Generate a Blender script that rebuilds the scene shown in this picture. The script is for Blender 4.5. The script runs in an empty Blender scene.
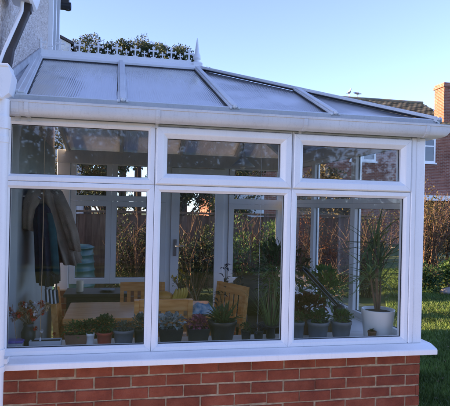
import bpy, math, random
from mathutils import Vector, Matrix, noise
random.seed(7)
R = math.radians
S = bpy.context.scene
COL = S.collection
U01 = random.random
def uni(a, b): return a + (b - a) * random.random()

# ------------------------------------------------------------------ mesh collector
ORG = {}
class MB:
    def __init__(s): s.v = []; s.f = []; s.m = []; s.sm = []
    def add(s, vs, fs, mi=0, smooth=False):
        o = len(s.v); s.v += [tuple(p) for p in vs]
        for f in fs: s.f.append(tuple(i + o for i in f)); s.m.append(mi); s.sm.append(smooth)
    def box(s, a, b, mi=0):
        (x0, y0, z0), (x1, y1, z1) = a, b
        if x0 > x1: x0, x1 = x1, x0
        if y0 > y1: y0, y1 = y1, y0
        if z0 > z1: z0, z1 = z1, z0
        v = [(x0,y0,z0),(x1,y0,z0),(x1,y1,z0),(x0,y1,z0),(x0,y0,z1),(x1,y0,z1),(x1,y1,z1),(x0,y1,z1)]
        s.add(v, [(0,3,2,1),(4,5,6,7),(0,1,5,4),(1,2,6,5),(2,3,7,6),(3,0,4,7)], mi)
    def chbox(s, a, b, c, mi=0):
        # box with chamfered edges: convex hull of 24 points written out as three nested quads per axis
        (x0,y0,z0),(x1,y1,z1) = a, b
        X=[x0,x0+c,x1-c,x1]; Y=[y0,y0+c,y1-c,y1]; Z=[z0,z0+c,z1-c,z1]
        v=[]; idx={}
        def p(i,j,k):
            if (i,j,k) not in idx: idx[(i,j,k)]=len(v); v.append((X[i],Y[j],Z[k]))
            return idx[(i,j,k)]
        f=[]
        f.append((p(1,1,0),p(1,2,0),p(2,2,0),p(2,1,0))); f.append((p(1,1,3),p(2,1,3),p(2,2,3),p(1,2,3)))
        f.append((p(1,0,1),p(2,0,1),p(2,0,2),p(1,0,2))); f.append((p(1,3,1),p(1,3,2),p(2,3,2),p(2,3,1)))
        f.append((p(0,1,1),p(0,1,2),p(0,2,2),p(0,2,1))); f.append((p(3,1,1),p(3,2,1),p(3,2,2),p(3,1,2)))
        f.append((p(1,0,1),p(1,1,0),p(2,1,0),p(2,0,1))); f.append((p(1,0,2),p(2,0,2),p(2,1,3),p(1,1,3)))
        f.append((p(1,3,1),p(2,3,1),p(2,2,0),p(1,2,0))); f.append((p(1,3,2),p(1,2,3),p(2,2,3),p(2,3,2)))
        f.append((p(0,1,1),p(0,2,1),p(1,2,0),p(1,1,0))); f.append((p(0,1,2),p(1,1,3),p(1,2,3),p(0,2,2)))
        f.append((p(3,1,1),p(2,1,0),p(2,2,0),p(3,2,1))); f.append((p(3,1,2),p(3,2,2),p(2,2,3),p(2,1,3)))
        f.append((p(0,1,1),p(1,0,1),p(1,0,2),p(0,1,2))); f.append((p(3,1,1),p(3,1,2),p(2,0,2),p(2,0,1)))
        f.append((p(0,2,1),p(0,2,2),p(1,3,2),p(1,3,1))); f.append((p(3,2,1),p(2,3,1),p(2,3,2),p(3,2,2)))
        for i,a_,b_ in ((0,1,0),(3,2,0)):
            pass
        for (i0,i1) in ((0,1),(3,2)):
            for (j0,j1) in ((0,1),(3,2)):
                for (k0,k1) in ((0,1),(3,2)):
                    f.append((p(i0,j1,k1),p(i1,j0,k1),p(i1,j1,k0)))
        s.add(v,f,mi)
    def beam(s, p, q, w, h, up=(0,0,1), mi=0, off=0.0):
        # rectangular bar from p to q, w across, h along up, off lifts it along its own up
        p, q = Vector(p), Vector(q); d = (q - p).normalized(); up = Vector(up)
        r = d.cross(up).normalized(); u = r.cross(d).normalized()
        vs = []
        for c in (p, q):
            for a, b in ((-1,-1),(1,-1),(1,1),(-1,1)):
                vs.append(c + r * (a * w / 2) + u * (b * h / 2 + off))
        s.add(vs, [(0,1,2,3),(7,6,5,4),(0,4,5,1),(1,5,6,2),(2,6,7,3),(3,7,4,0)], mi)
    def tube(s, pts, rad, n=8, mi=0, smooth=True, caps=True):
        pts = [Vector(p) for p in pts]
        if not hasattr(rad, '__len__'): rad = [rad] * len(pts)
        rings = []; ref = Vector((0.13, 0.31, 1))
        for i, p in enumerate(pts):
            d = (pts[min(i+1, len(pts)-1)] - pts[max(i-1, 0)]).normalized()
            if abs(d.dot(ref.normalized())) > .97: ref = Vector((1, .2, .1))
            a = d.cross(ref).normalized(); b = d.cross(a)
            rings.append([p + (a * math.cos(2*math.pi*k/n) + b * math.sin(2*math.pi*k/n)) * rad[i] for k in range(n)])
        vs = [v for r in rings for v in r]; fs = []
        for i in range(len(pts)-1):
            for k in range(n):
                fs.append((i*n+k, i*n+(k+1)%n, (i+1)*n+(k+1)%n, (i+1)*n+k))
        s.add(vs, fs, mi, smooth)
        if caps:
            s.add(rings[0], [tuple(range(n))], mi); s.add(rings[-1], [tuple(reversed(range(n)))], mi)
    def lathe(s, c, prof, n=20, mi=0, smooth=True, sq=1.0):
        # prof: (radius, z)
        c = Vector(c); vs = []
        for r, z in prof:
            for k in range(n):
                a = 2*math.pi*k/n + math.pi/n
                vs.append((c.x + r*math.cos(a), c.y + r*math.sin(a)*sq, c.z + z))
        fs = []
        for i in range(len(prof)-1):
            for k in range(n): fs.append((i*n+k, i*n+(k+1)%n, (i+1)*n+(k+1)%n, (i+1)*n+k))
        fs.append(tuple(reversed(range(n)))); fs.append(tuple((len(prof)-1)*n+k for k in range(n)))
        s.add(vs, fs, mi, smooth)
    def loft(s, rings, n=22, folds=0, amp=0.0, mi=0, ph=0.0):
        # rings: (x,y,z,rx,ry)
        vs = []
        for i, (x, y, z, rx, ry) in enumerate(rings):
            for k in range(n):
                a = 2*math.pi*k/n; t = i/max(1,len(rings)-1)
                q = 1 + amp*t*math.cos(folds*a + ph + 1.3*t) + .3*amp*math.cos(3*a+4*t+ph)
                vs.append((x + rx*q*math.cos(a), y + ry*q*math.sin(a), z + .012*math.sin(2*a+ph)*t))
        fs = []
        for i in range(len(rings)-1):
            for k in range(n): fs.append((i*n+k, i*n+(k+1)%n, (i+1)*n+(k+1)%n, (i+1)*n+k))
        fs.append(tuple(reversed(range(n)))); fs.append(tuple((len(rings)-1)*n+k for k in range(n)))
        s.add(vs, fs, mi, True)
    def prism(s, pts, d, mi=0):
        # closed polygon pts pushed along vector d
        n = len(pts); d = Vector(d); P = [Vector(p) for p in pts]
        s.add(P + [p + d for p in P], [tuple(reversed(range(n))), tuple(range(n, 2*n))] + [(k,(k+1)%n,(k+1)%n+n,k+n) for k in range(n)], mi)
    def sphere(s, c, r, n=10, m=7, mi=0, sc=(1,1,1)):
        vs=[]; fs=[]
        for i in range(m+1):
            t = math.pi*i/m
            for k in range(n):
                a = 2*math.pi*k/n
                vs.append((c[0]+r*sc[0]*math.sin(t)*math.cos(a), c[1]+r*sc[1]*math.sin(t)*math.sin(a), c[2]+r*sc[2]*math.cos(t)))
        for i in range(m):
            for k in range(n): fs.append((i*n+k, (i+1)*n+k, (i+1)*n+(k+1)%n, i*n+(k+1)%n))
        s.add(vs, fs, mi, True)
    def leaf(s, c, d, nrm, L, W, mi=0, bend=0.0):
        # a folded diamond leaf: two quads sharing the midrib
        d = Vector(d).normalized(); nrm = Vector(nrm); r = d.cross(nrm)
        if r.length < 1e-4: r = d.orthogonal()
        r.normalize(); n = r.cross(d)
        c = Vector(c); a = c; b = c + d*L*.5 + n*bend*L*.3; e = c + d*L - n*bend*L*.2
        s.add([a, b + r*W*.5 + n*W*.15, e, b - r*W*.5 + n*W*.15, b], [(0,1,4),(1,2,4),(2,3,4),(3,0,4)], mi)
    def strap(s, c, d, L, W, droop, n=6, mi=0, fold=.25):
        # long strap leaf rising along d and drooping under its weight
        d = Vector(d).normalized(); p = Vector(c); hor = d.cross(Vector((0,0,1)))
        if hor.length < 1e-3: hor = Vector((1,0,0))
        hor.normalize(); vs = []; st = L/n; cur = d.copy()
        for i in range(n+1):
            t = i/n; w = W*(.55+.9*t)*(1-t)**.6 if t < 1 else 0
            w = max(w, W*.04); nn = hor.cross(cur).normalized()
            vs += [p + hor*w*.5 + nn*w*fold, p.copy(), p - hor*w*.5 + nn*w*fold]
            cur = (cur + Vector((0,0,-1))*droop/n).normalized(); p = p + cur*st
        fs = []
        for i in range(n): fs += [(3*i,3*i+1,3*i+4,3*i+3),(3*i+1,3*i+2,3*i+5,3*i+4)]
        s.add(vs, fs, mi, True)
    def ring(s, T, u0, u1, v0, v1, prof, mi=0):
        # mitred frame lofted round a rectangle: prof = (inset, depth) outward profile, closed
        n = len(prof); vs = []
        for (sx, sy) in ((0,0),(1,0),(1,1),(0,1)):
            for (i, d) in prof:
                u = (u1 - i) if sx else (u0 + i); v = (v1 - i) if sy else (v0 + i)
                vs.append(T(u, v, d))
        fs = []
        for c in range(4):
            e = (c+1) % 4
            for k in range(n):
                fs.append((c*n+k, c*n+(k+1)%n, e*n+(k+1)%n, e*n+k))
        s.add(vs, fs, mi)
    def build(s, name, mats, parent=None, origin=None, bevel=0, recalc=True):
        if name in ('foliage', 'flowers'): s.v = [(min(2.712, max(.03, p[0])), max(.09, p[1]), p[2]) for p in s.v]   # leaves stay behind the glass
        o = Vector(origin) if origin is not None else (ORG[parent.name] if parent else Vector((0,0,0)))
        me = bpy.data.meshes.new(name)
        me.from_pydata([tuple(Vector(p) - o) for p in s.v], [], s.f)
        if not isinstance(mats, (list, tuple)): mats = [mats]
        for m in mats: me.materials.append(m)
        me.polygons.foreach_set('material_index', s.m); me.polygons.foreach_set('use_smooth', s.sm)
        me.update()
        if recalc:
            import bmesh
            b = bmesh.new(); b.from_mesh(me); bmesh.ops.recalc_face_normals(b, faces=b.faces); b.to_mesh(me); b.free()
        ob = bpy.data.objects.new(name, me); COL.objects.link(ob)
        if parent: ob.parent = parent; ob.location = (0,0,0)
        else: ob.location = o
        ORG[ob.name] = o
        if bevel:
            m = ob.modifiers.new('edge', 'BEVEL'); m.width = bevel; m.segments = 2; m.limit_method = 'ANGLE'; m.angle_limit = R(40)
        return ob

def tag(o, label, cat, group=None, kind=None):
    if kind: o['kind'] = kind
    if label: o['label'] = label
    if cat: o['category'] = cat
    if group: o['group'] = group
    return o
def thing(name, loc, label, cat, group=None):
    o = bpy.data.objects.new(name, None); o.empty_display_size = .1; COL.objects.link(o)
    o.location = loc; ORG[o.name] = Vector(loc)
    return tag(o, label, cat, group)
def struct(o):
    o['kind'] = 'structure'; return o
def dup(o, parent=None):
    c = o.copy(); COL.objects.link(c)
    if parent: c.parent = parent; c.matrix_parent_inverse = o.matrix_parent_inverse.copy()
    for ch in [x for x in list(COL.objects) if x.parent == o]: dup(ch, c)
    return c

# ------------------------------------------------------------------ materials
def mat(name):
    m = bpy.data.materials.new(name); m.use_nodes = True
    nt = m.node_tree; nt.nodes.clear()
    return m, nt, nt.nodes, nt.links
def N(nd, t, **k):
    n = nd.new(t)
    for a, b in k.items(): setattr(n, a, b)
    return n
def ramp(nd, cols, pos):
    r = nd.new('ShaderNodeValToRGB'); e = r.color_ramp.elements
    while len(e) < len(cols): e.new(.5)
    for i, (c, p) in enumerate(zip(cols, pos)): e[i].position = p; e[i].color = (*c, 1)
    return r
def simple(name, cols, rough=.6, scale=8, bump=0, bscale=60, detail=4, spec=.5, stretch=None, coord='Object', metal=0, island=0, hue=.06):
    """base colour ranges over cols by noise; optional fine bump; island = per-piece brightness variation"""
    m, nt, nd, lk = mat(name)
    out = N(nd, 'ShaderNodeOutputMaterial'); b = N(nd, 'ShaderNodeBsdfPrincipled')
    lk.new(b.outputs[0], out.inputs[0])
    tc = N(nd, 'ShaderNodeTexCoord'); mp = N(nd, 'ShaderNodeMapping')
    lk.new(tc.outputs[coord], mp.inputs[0])
    if stretch: mp.inputs['Scale'].default_value = stretch
    nz = N(nd, 'ShaderNodeTexNoise'); nz.inputs['Scale'].default_value = scale; nz.inputs['Detail'].default_value = detail
    lk.new(mp.outputs[0], nz.inputs['Vector'])
    r = ramp(nd, cols, [.3 + .4*i/max(1, len(cols)-1) for i in range(len(cols))]); lk.new(nz.outputs[0], r.inputs[0])
    col = r.outputs[0]
    if island:
        g = N(nd, 'ShaderNodeNewGeometry'); mr = N(nd, 'ShaderNodeMapRange')
        mr.inputs['To Min'].default_value = 1-island; mr.inputs['To Max'].default_value = 1+island
        lk.new(g.outputs['Random Per Island'], mr.inputs[0])
        hs = N(nd, 'ShaderNodeHueSaturation'); lk.new(mr.outputs[0], hs.inputs['Value']); lk.new(col, hs.inputs['Color'])
        mh = N(nd, 'ShaderNodeMapRange'); mh.inputs['To Min'].default_value = .5-hue*island; mh.inputs['To Max'].default_value = .5+hue*island
        mm = N(nd, 'ShaderNodeMath', operation='FRACT'); m2 = N(nd, 'ShaderNodeMath', operation='MULTIPLY'); m2.inputs[1].default_value = 37.7
        lk.new(g.outputs['Random Per Island'], m2.inputs[0]); lk.new(m2.outputs[0], mm.inputs[0]); lk.new(mm.outputs[0], mh.inputs[0]); lk.new(mh.outputs[0], hs.inputs['Hue'])
        col = hs.outputs[0]
    lk.new(col, b.inputs['Base Color'])
    b.inputs['Roughness'].default_value = rough; b.inputs['Specular IOR Level'].default_value = spec; b.inputs['Metallic'].default_value = metal
    if bump:
        n2 = N(nd, 'ShaderNodeTexNoise'); n2.inputs['Scale'].default_value = bscale; n2.inputs['Detail'].default_value = 3
        lk.new(mp.outputs[0], n2.inputs['Vector'])
        bp = N(nd, 'ShaderNodeBump'); bp.inputs['Strength'].default_value = bump; bp.inputs['Distance'].default_value = .01
        lk.new(n2.outputs[0], bp.inputs['Height']); lk.new(bp.outputs[0], b.inputs['Normal'])
    return m
def leafmat(name, a, b_, trans=.3, var=.35, rough=.5):
    m, nt, nd, lk = mat(name)
    out = N(nd, 'ShaderNodeOutputMaterial'); p = N(nd, 'ShaderNodeBsdfPrincipled'); t = N(nd, 'ShaderNodeBsdfTranslucent'); mx = N(nd, 'ShaderNodeMixShader')
    g = N(nd, 'ShaderNodeNewGeometry'); r = ramp(nd, [a, b_], [0, 1]); lk.new(g.outputs['Random Per Island'], r.inputs[0])
    tc = N(nd, 'ShaderNodeTexCoord'); nz = N(nd, 'ShaderNodeTexNoise'); nz.inputs['Scale'].default_value = 2.2; lk.new(tc.outputs['Object'], nz.inputs['Vector'])
    mr = N(nd, 'ShaderNodeMapRange'); mr.inputs['From Min'].default_value = .3; mr.inputs['From Max'].default_value = .7
    mr.inputs['To Min'].default_value = 1-var; mr.inputs['To Max'].default_value = 1+var; lk.new(nz.outputs[0], mr.inputs[0])
    hs = N(nd, 'ShaderNodeHueSaturation'); lk.new(mr.outputs[0], hs.inputs['Value']); lk.new(r.outputs[0], hs.inputs['Color'])
    lk.new(hs.outputs[0], p.inputs['Base Color']); lk.new(hs.outputs[0], t.inputs['Color'])
    p.inputs['Roughness'].default_value = rough; p.inputs['Specular IOR Level'].default_value = .35
    mx.inputs[0].default_value = trans; lk.new(p.outputs[0], mx.inputs[1]); lk.new(t.outputs[0], mx.inputs[2]); lk.new(mx.outputs[0], out.inputs[0])
    return m
def glassmat(name, tint, refl=.045, rough=0.0, wob=.0):
    m, nt, nd, lk = mat(name)
    out = N(nd, 'ShaderNodeOutputMaterial'); t = N(nd, 'ShaderNodeBsdfTransparent'); g = N(nd, 'ShaderNodeBsdfGlossy'); mx = N(nd, 'ShaderNodeMixShader')
    t.inputs[0].default_value = (*tint, 1); g.inputs['Color'].default_value = (1,1,1,1); g.inputs['Roughness'].default_value = rough
    lw = N(nd, 'ShaderNodeLayerWeight'); lw.inputs[0].default_value = .5
    p = N(nd, 'ShaderNodeMath', operation='POWER'); p.inputs[1].default_value = 5; lk.new(lw.outputs['Facing'], p.inputs[0])
    a = N(nd, 'ShaderNodeMath', operation='MULTIPLY_ADD'); a.inputs[1].default_value = .95-refl; a.inputs[2].default_value = refl; lk.new(p.outputs[0], a.inputs[0])
    lk.new(a.outputs[0], mx.inputs[0]); lk.new(t.outputs[0], mx.inputs[1]); lk.new(g.outputs[0], mx.inputs[2]); lk.new(mx.outputs[0], out.inputs[0])
    if wob:
        tc = N(nd, 'ShaderNodeTexCoord'); nz = N(nd, 'ShaderNodeTexNoise'); nz.inputs['Scale'].default_value = 2.5; nz.inputs['Detail'].default_value = 1
        lk.new(tc.outputs['Object'], nz.inputs['Vector'])
        bp = N(nd, 'ShaderNodeBump'); bp.inputs['Strength'].default_value = wob; bp.inputs['Distance'].default_value = .01
        lk.new(nz.outputs[0], bp.inputs['Height']); lk.new(bp.outputs[0], g.inputs['Normal'])
    return m

M = {}
def upvcmat(name, a, b_, stain, amount, rough):
    """white plastic with rain streaks running down it and specks of grime"""
    m, nt, nd, lk = mat(name)
    out = N(nd, 'ShaderNodeOutputMaterial'); p = N(nd, 'ShaderNodeBsdfPrincipled'); lk.new(p.outputs[0], out.inputs[0])
    tc = N(nd, 'ShaderNodeTexCoord')
    n1 = N(nd, 'ShaderNodeTexNoise'); n1.inputs['Scale'].default_value = 4; n1.inputs['Detail'].default_value = 7; lk.new(tc.outputs['Object'], n1.inputs['Vector'])
    r = ramp(nd, [a, b_], [.3, .7]); lk.new(n1.outputs[0], r.inputs[0])
    mp = N(nd, 'ShaderNodeMapping'); mp.inputs['Scale'].default_value = (40, 40, 3.0); lk.new(tc.outputs['Object'], mp.inputs[0])
    n2 = N(nd, 'ShaderNodeTexNoise'); n2.inputs['Scale'].default_value = 1.5; n2.inputs['Detail'].default_value = 6; lk.new(mp.outputs[0], n2.inputs['Vector'])
    n3 = N(nd, 'ShaderNodeTexNoise'); n3.inputs['Scale'].default_value = 130; n3.inputs['Detail'].default_value = 5; lk.new(tc.outputs['Object'], n3.inputs['Vector'])
    av = N(nd, 'ShaderNodeMath', operation='MULTIPLY'); lk.new(n2.outputs[0], av.inputs[0]); lk.new(n3.outputs[0], av.inputs[1])
    mr = N(nd, 'ShaderNodeMapRange'); mr.inputs['From Min'].default_value = .25; mr.inputs['From Max'].default_value = .46; mr.inputs['To Min'].default_value = 0; mr.inputs['To Max'].default_value = amount; lk.new(av.outputs[0], mr.inputs[0])
    mx = N(nd, 'ShaderNodeMix', data_type='RGBA'); lk.new(mr.outputs[0], mx.inputs[0]); lk.new(r.outputs[0], mx.inputs[6]); mx.inputs[7].default_value = (*stain, 1)
    lk.new(mx.outputs[2], p.inputs['Base Color']); p.inputs['Roughness'].default_value = rough
    return m
M['upvc'] = upvcmat('white_upvc', (.84,.84,.835), (.89,.885,.88), (.42,.42,.38), .13, .34)
M['upvc_grey'] = upvcmat('weathered_white_upvc', (.60,.61,.62), (.71,.715,.72), (.30,.30,.27), .26, .45)
M['gasket_and_shade'] = simple('black_rubber_and_shade', [(.015,.015,.017),(.03,.03,.032)], rough=.7)  # for pane gaskets and the painted shadow lines along the roof bars
M['glass'] = glassmat('window_glass', (.955,.965,.96), refl=.034, rough=.025)
M['farglass'] = simple('dark_far_glass', [(.02,.025,.03),(.06,.07,.08)], rough=.05, scale=1.2, spec=1)
M['lead'] = simple('lead_flashing', [(.34,.35,.37),(.52,.53,.55)], rough=.55, scale=14, bump=.3, bscale=40)
M['mortar'] = simple('sandy_mortar', [(.29,.215,.125),(.39,.30,.185),(.50,.395,.255)], rough=.95, scale=30, bump=.6, bscale=180)
M['brick'] = simple('red_brick', [(.165,.037,.016),(.232,.055,.024),(.285,.080,.038)], rough=.92, scale=9, bump=1.0, bscale=75, island=.15, hue=.012, detail=9)
M['wood'] = simple('honey_oak', [(.66,.255,.065),(.82,.37,.11),(.88,.45,.16)], rough=.22, scale=4, stretch=(1.2,9,9), detail=6)
M['darkwood'] = simple('dark_stained_wood', [(.03,.022,.016),(.07,.05,.035)], rough=.45, scale=5, stretch=(1,8,8))
M['plaster'] = simple('pale_plaster', [(.33,.36,.34),(.40,.43,.41)], rough=.8, scale=4)
M['tile'] = simple('floor_tile', [(.32,.28,.24),(.42,.38,.33)], rough=.4, scale=3)
M['blackplastic'] = simple('black_plastic', [(.012,.012,.013),(.03,.03,.03)], rough=.38, scale=9)
M['greypot'] = simple('slate_grey_plastic', [(.115,.135,.155),(.16,.18,.20)], rough=.5, scale=12)
M['redpot'] = simple('red_glazed_pot', [(.30,.035,.025),(.40,.06,.04)], rough=.3)
M['whitepot'] = simple('white_ceramic', [(.68,.68,.65),(.76,.76,.73)], rough=.28, scale=5)
M['brownpot'] = simple('brown_terracotta', [(.13,.06,.035),(.2,.10,.06)], rough=.8, scale=12)
M['soil'] = simple('potting_soil', [(.02,.014,.01),(.05,.035,.025)], rough=1, scale=40, bump=.8, bscale=90)
M['zinc'] = simple('galvanised_grey', [(.36,.38,.40),(.46,.48,.50)], rough=.42, scale=9)
M['purple'] = simple('violet_plastic', [(.10,.07,.32),(.15,.11,.42)], rough=.35)
M['beige'] = simple('beige_wool', [(.20,.165,.12),(.29,.24,.18)], rough=.95, scale=14, bump=.6, bscale=160)
M['navy'] = simple('navy_cloth', [(.008,.012,.022),(.018,.024,.04)], rough=.9, scale=12, bump=.4, bscale=120)
M['teal'] = simple('teal_green_lining', [(.01,.05,.055),(.02,.085,.09)], rough=.85, scale=12)
M['cream'] = simple('cream_wax', [(.62,.54,.38),(.70,.62,.46)], rough=.5)
M['banana'] = simple('banana_skin', [(.42,.25,.02),(.62,.42,.05)], rough=.5, scale=12)
M['orange'] = simple('pumpkin_skin', [(.45,.19,.025),(.58,.28,.05)], rough=.5, scale=9)
M['bluecloth'] = simple('blue_patterned_cotton', [(.05,.19,.36),(.30,.45,.55),(.62,.66,.68)], rough=.85, scale=26, detail=2)
M['butt'] = simple('teal_plastic', [(.02,.085,.075),(.035,.12,.105)], rough=.42, scale=4)
M['fence'] = simple('weathered_fence', [(.10,.06,.04),(.19,.125,.085)], rough=.9, scale=3, stretch=(9,9,1.2), island=.25)
M['bark'] = simple('bark', [(.05,.036,.026),(.12,.09,.065)], rough=.95, scale=12, stretch=(3,3,.6), bump=.8, bscale=30)
M['twig'] = simple('brown_twig', [(.11,.065,.04),(.20,.125,.08)], rough=.9, scale=9)
M['render'] = simple('white_render', [(.60,.60,.58),(.70,.70,.68)], rough=.9, scale=2)
M['darktrim'] = simple('dark_brown_trim', [(.03,.024,.02),(.055,.045,.04)], rough=.6)
M['steel'] = simple('brushed_steel', [(.45,.45,.46),(.55,.55,.56)], rough=.3, metal=1)
M['card'] = simple('brown_cardboard', [(.26,.155,.08),(.34,.21,.115)], rough=.9, scale=7)
M['gullwhite'] = simple('white_feather', [(.68,.68,.67),(.78,.78,.77)], rough=.8)
M['gullgrey'] = simple('grey_feather', [(.18,.19,.21),(.27,.28,.30)], rough=.8)
M['beak'] = simple('yellow_beak', [(.50,.30,.03),(.6,.38,.05)], rough=.5)
M['stone'] = simple('pale_rock', [(.25,.23,.20),(.42,.39,.34)], rough=.95, scale=6, bump=.7, bscale=20)
M['redflower'] = leafmat('red_petal', (.36,.02,.02), (.5,.05,.02), .2)
M['orangeflower'] = leafmat('orange_petal', (.50,.14,.02), (.62,.24,.04), .2)
M['tanflower'] = leafmat('tan_seedhead', (.30,.20,.11), (.44,.33,.2), .2)
M['whiteflower'] = leafmat('white_petal', (.6,.6,.62), (.75,.75,.74), .2)
M['pinkflower'] = leafmat('pink_leaf', (.24,.05,.10), (.42,.14,.20), .25)
M['yellowflower'] = leafmat('yellow_petal', (.55,.36,.02), (.7,.5,.05), .2)
M['purpleleaf'] = leafmat('dark_purple_leaf', (.02,.025,.045), (.045,.045,.075), .15)
M['leaf_dark'] = leafmat('dark_green_leaf', (.030,.070,.024), (.065,.125,.04))
M['leaf_mid'] = leafmat('mid_green_leaf', (.055,.115,.028), (.11,.19,.05))
M['leaf_light'] = leafmat('light_green_leaf', (.085,.145,.05), (.16,.235,.09), .25)
M['leaf_grey'] = leafmat('grey_green_leaf', (.10,.14,.10), (.20,.25,.19))
M['leaf_silver'] = leafmat('silver_leaf', (.22,.26,.24), (.48,.52,.50), .2)
M['leaf_russet'] = leafmat('russet_leaf', (.09,.032,.016), (.19,.08,.035), .3)
M['leaf_gold'] = leafmat('golden_brown_leaf', (.115,.095,.036), (.215,.17,.07), .35)
M['leaf_olive'] = leafmat('olive_leaf', (.05,.06,.02), (.12,.115,.04), .3)
M['leaf_ever'] = leafmat('evergreen_leaf', (.026,.046,.018), (.060,.080,.030), .12)
M['leaf_pink'] = leafmat('pink_brown_bud', (.30,.19,.14), (.50,.34,.27), .25)
M['grass'] = leafmat('grass_blade', (.085,.15,.030), (.165,.24,.065), .4, var=.45)

def m_roofglass():
    m, nt, nd, lk = mat('reeded_roof_sheet')
    out = N(nd, 'ShaderNodeOutputMaterial'); t = N(nd, 'ShaderNodeBsdfTransparent'); tl = N(nd, 'ShaderNodeBsdfTranslucent'); g = N(nd, 'ShaderNodeBsdfGlossy'); d = N(nd, 'ShaderNodeBsdfDiffuse')
    t.inputs[0].default_value = (.90,.91,.91,1); tl.inputs[0].default_value = (.97,.97,.97,1); d.inputs[0].default_value = (.88,.89,.90,1); g.inputs['Roughness'].default_value = .10
    tc = N(nd, 'ShaderNodeTexCoord')
    # fine reeding that runs down the slope, and broad uneven streaks of rain and limescale
    mp = N(nd, 'ShaderNodeMapping'); mp.inputs['Scale'].default_value = (1, .12, .12); lk.new(tc.outputs['Object'], mp.inputs[0])
    w = N(nd, 'ShaderNodeTexWave'); w.wave_type = 'BANDS'; w.bands_direction = 'X'; w.inputs['Scale'].default_value = 21; w.inputs['Distortion'].default_value = 3.0
    w.inputs['Detail'].default_value = 2; w.inputs['Detail Scale'].default_value = .6; lk.new(mp.outputs[0], w.inputs['Vector'])
    mp2 = N(nd, 'ShaderNodeMapping'); mp2.inputs['Scale'].default_value = (7,.9,.9); lk.new(tc.outputs['Object'], mp2.inputs[0])
    nz = N(nd, 'ShaderNodeTexNoise'); nz.inputs['Scale'].default_value = 3; nz.inputs['Detail'].default_value = 7; nz.inputs['Roughness'].default_value = .65; lk.new(mp2.outputs[0], nz.inputs['Vector'])
    mp3 = N(nd, 'ShaderNodeMapping'); mp3.inputs['Location'].default_value = (3.7, 1.9, .6); lk.new(tc.outputs['Object'], mp3.inputs[0])
    n3 = N(nd, 'ShaderNodeTexNoise'); n3.inputs['Scale'].default_value = 2.3; n3.inputs['Detail'].default_value = 3; lk.new(mp3.outputs[0], n3.inputs['Vector'])
    ad = N(nd, 'ShaderNodeMath', operation='MULTIPLY_ADD'); ad.inputs[1].default_value = .5; lk.new(nz.outputs[0], ad.inputs[0]); lk.new(w.outputs['Fac'], ad.inputs[2])
    bp = N(nd, 'ShaderNodeBump'); ms = N(nd, 'ShaderNodeMapRange'); ms.inputs['From Min'].default_value = .40; ms.inputs['From Max'].default_value = .62; ms.inputs['To Min'].default_value = .08; ms.inputs['To Max'].default_value = .34; lk.new(n3.outputs[0], ms.inputs[0]); lk.new(ms.outputs[0], bp.inputs['Strength']); bp.inputs['Distance'].default_value = .006
    n4 = N(nd, 'ShaderNodeTexVoronoi'); n4.inputs['Scale'].default_value = 85; lk.new(tc.outputs['Object'], n4.inputs['Vector'])
    a4 = N(nd, 'ShaderNodeMath', operation='MULTIPLY_ADD'); a4.inputs[1].default_value = .55; lk.new(n4.outputs['Distance'], a4.inputs[0]); lk.new(ad.outputs[0], a4.inputs[2])
    lk.new(a4.outputs[0], bp.inputs['Height']); lk.new(bp.outputs[0], g.inputs['Normal'])
    m1 = N(nd, 'ShaderNodeMixShader'); m1.inputs[0].default_value = .62; lk.new(t.outputs[0], m1.inputs[1]); lk.new(tl.outputs[0], m1.inputs[2])
    m2 = N(nd, 'ShaderNodeMixShader'); lk.new(m1.outputs[0], m2.inputs[1]); lk.new(d.outputs[0], m2.inputs[2])
    av = N(nd, 'ShaderNodeMath', operation='ADD'); lk.new(nz.outputs[0], av.inputs[0]); lk.new(n3.outputs[0], av.inputs[1])
    mr = N(nd, 'ShaderNodeMapRange'); mr.inputs['From Min'].default_value = .75; mr.inputs['From Max'].default_value = 1.25; mr.inputs['To Min'].default_value = .42; mr.inputs['To Max'].default_value = .60; lk.new(av.outputs[0], mr.inputs[0]); lk.new(mr.outputs[0], m2.inputs[0])
    lw = N(nd, 'ShaderNodeLayerWeight'); lw.inputs[0].default_value = .5
    p = N(nd, 'ShaderNodeMath', operation='POWER'); p.inputs[1].default_value = 3; lk.new(lw.outputs['Facing'], p.inputs[0])
    a = N(nd, 'ShaderNodeMath', operation='MULTIPLY_ADD'); a.inputs[1].default_value = .62; a.inputs[2].default_value = .36; lk.new(p.outputs[0], a.inputs[0])
    m3 = N(nd, 'ShaderNodeMixShader'); lk.new(a.outputs[0], m3.inputs[0]); lk.new(m2.outputs[0], m3.inputs[1]); lk.new(g.outputs[0], m3.inputs[2])
    lk.new(m3.outputs[0], out.inputs[0])
    return m
M['roofsheet'] = m_roofglass()

def m_pebble():
    m, nt, nd, lk = mat('pebbledash')
    out = N(nd, 'ShaderNodeOutputMaterial'); b = N(nd, 'ShaderNodeBsdfPrincipled'); lk.new(b.outputs[0], out.inputs[0])
    tc = N(nd, 'ShaderNodeTexCoord')
    v = N(nd, 'ShaderNodeTexVoronoi'); v.inputs['Scale'].default_value = 75; lk.new(tc.outputs['Object'], v.inputs['Vector'])
    nz = N(nd, 'ShaderNodeTexNoise'); nz.inputs['Scale'].default_value = 3; lk.new(tc.outputs['Object'], nz.inputs['Vector'])
    r = ramp(nd, [(.42,.35,.30),(.66,.58,.53),(.80,.74,.70)], [.1,.5,.9])
    bw = N(nd, 'ShaderNodeRGBToBW'); lk.new(v.outputs['Color'], bw.inputs[0]); lk.new(bw.outputs[0], r.inputs[0])
    lk.new(r.outputs[0], b.inputs['Base Color']); b.inputs['Roughness'].default_value = .95
    bp = N(nd, 'ShaderNodeBump'); bp.inputs['Strength'].default_value = 1; bp.inputs['Distance'].default_value = .012; bp.invert = True
    lk.new(v.outputs['Distance'], bp.inputs['Height']); lk.new(bp.outputs[0], b.inputs['Normal'])
    return m
M['pebble'] = m_pebble()

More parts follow.
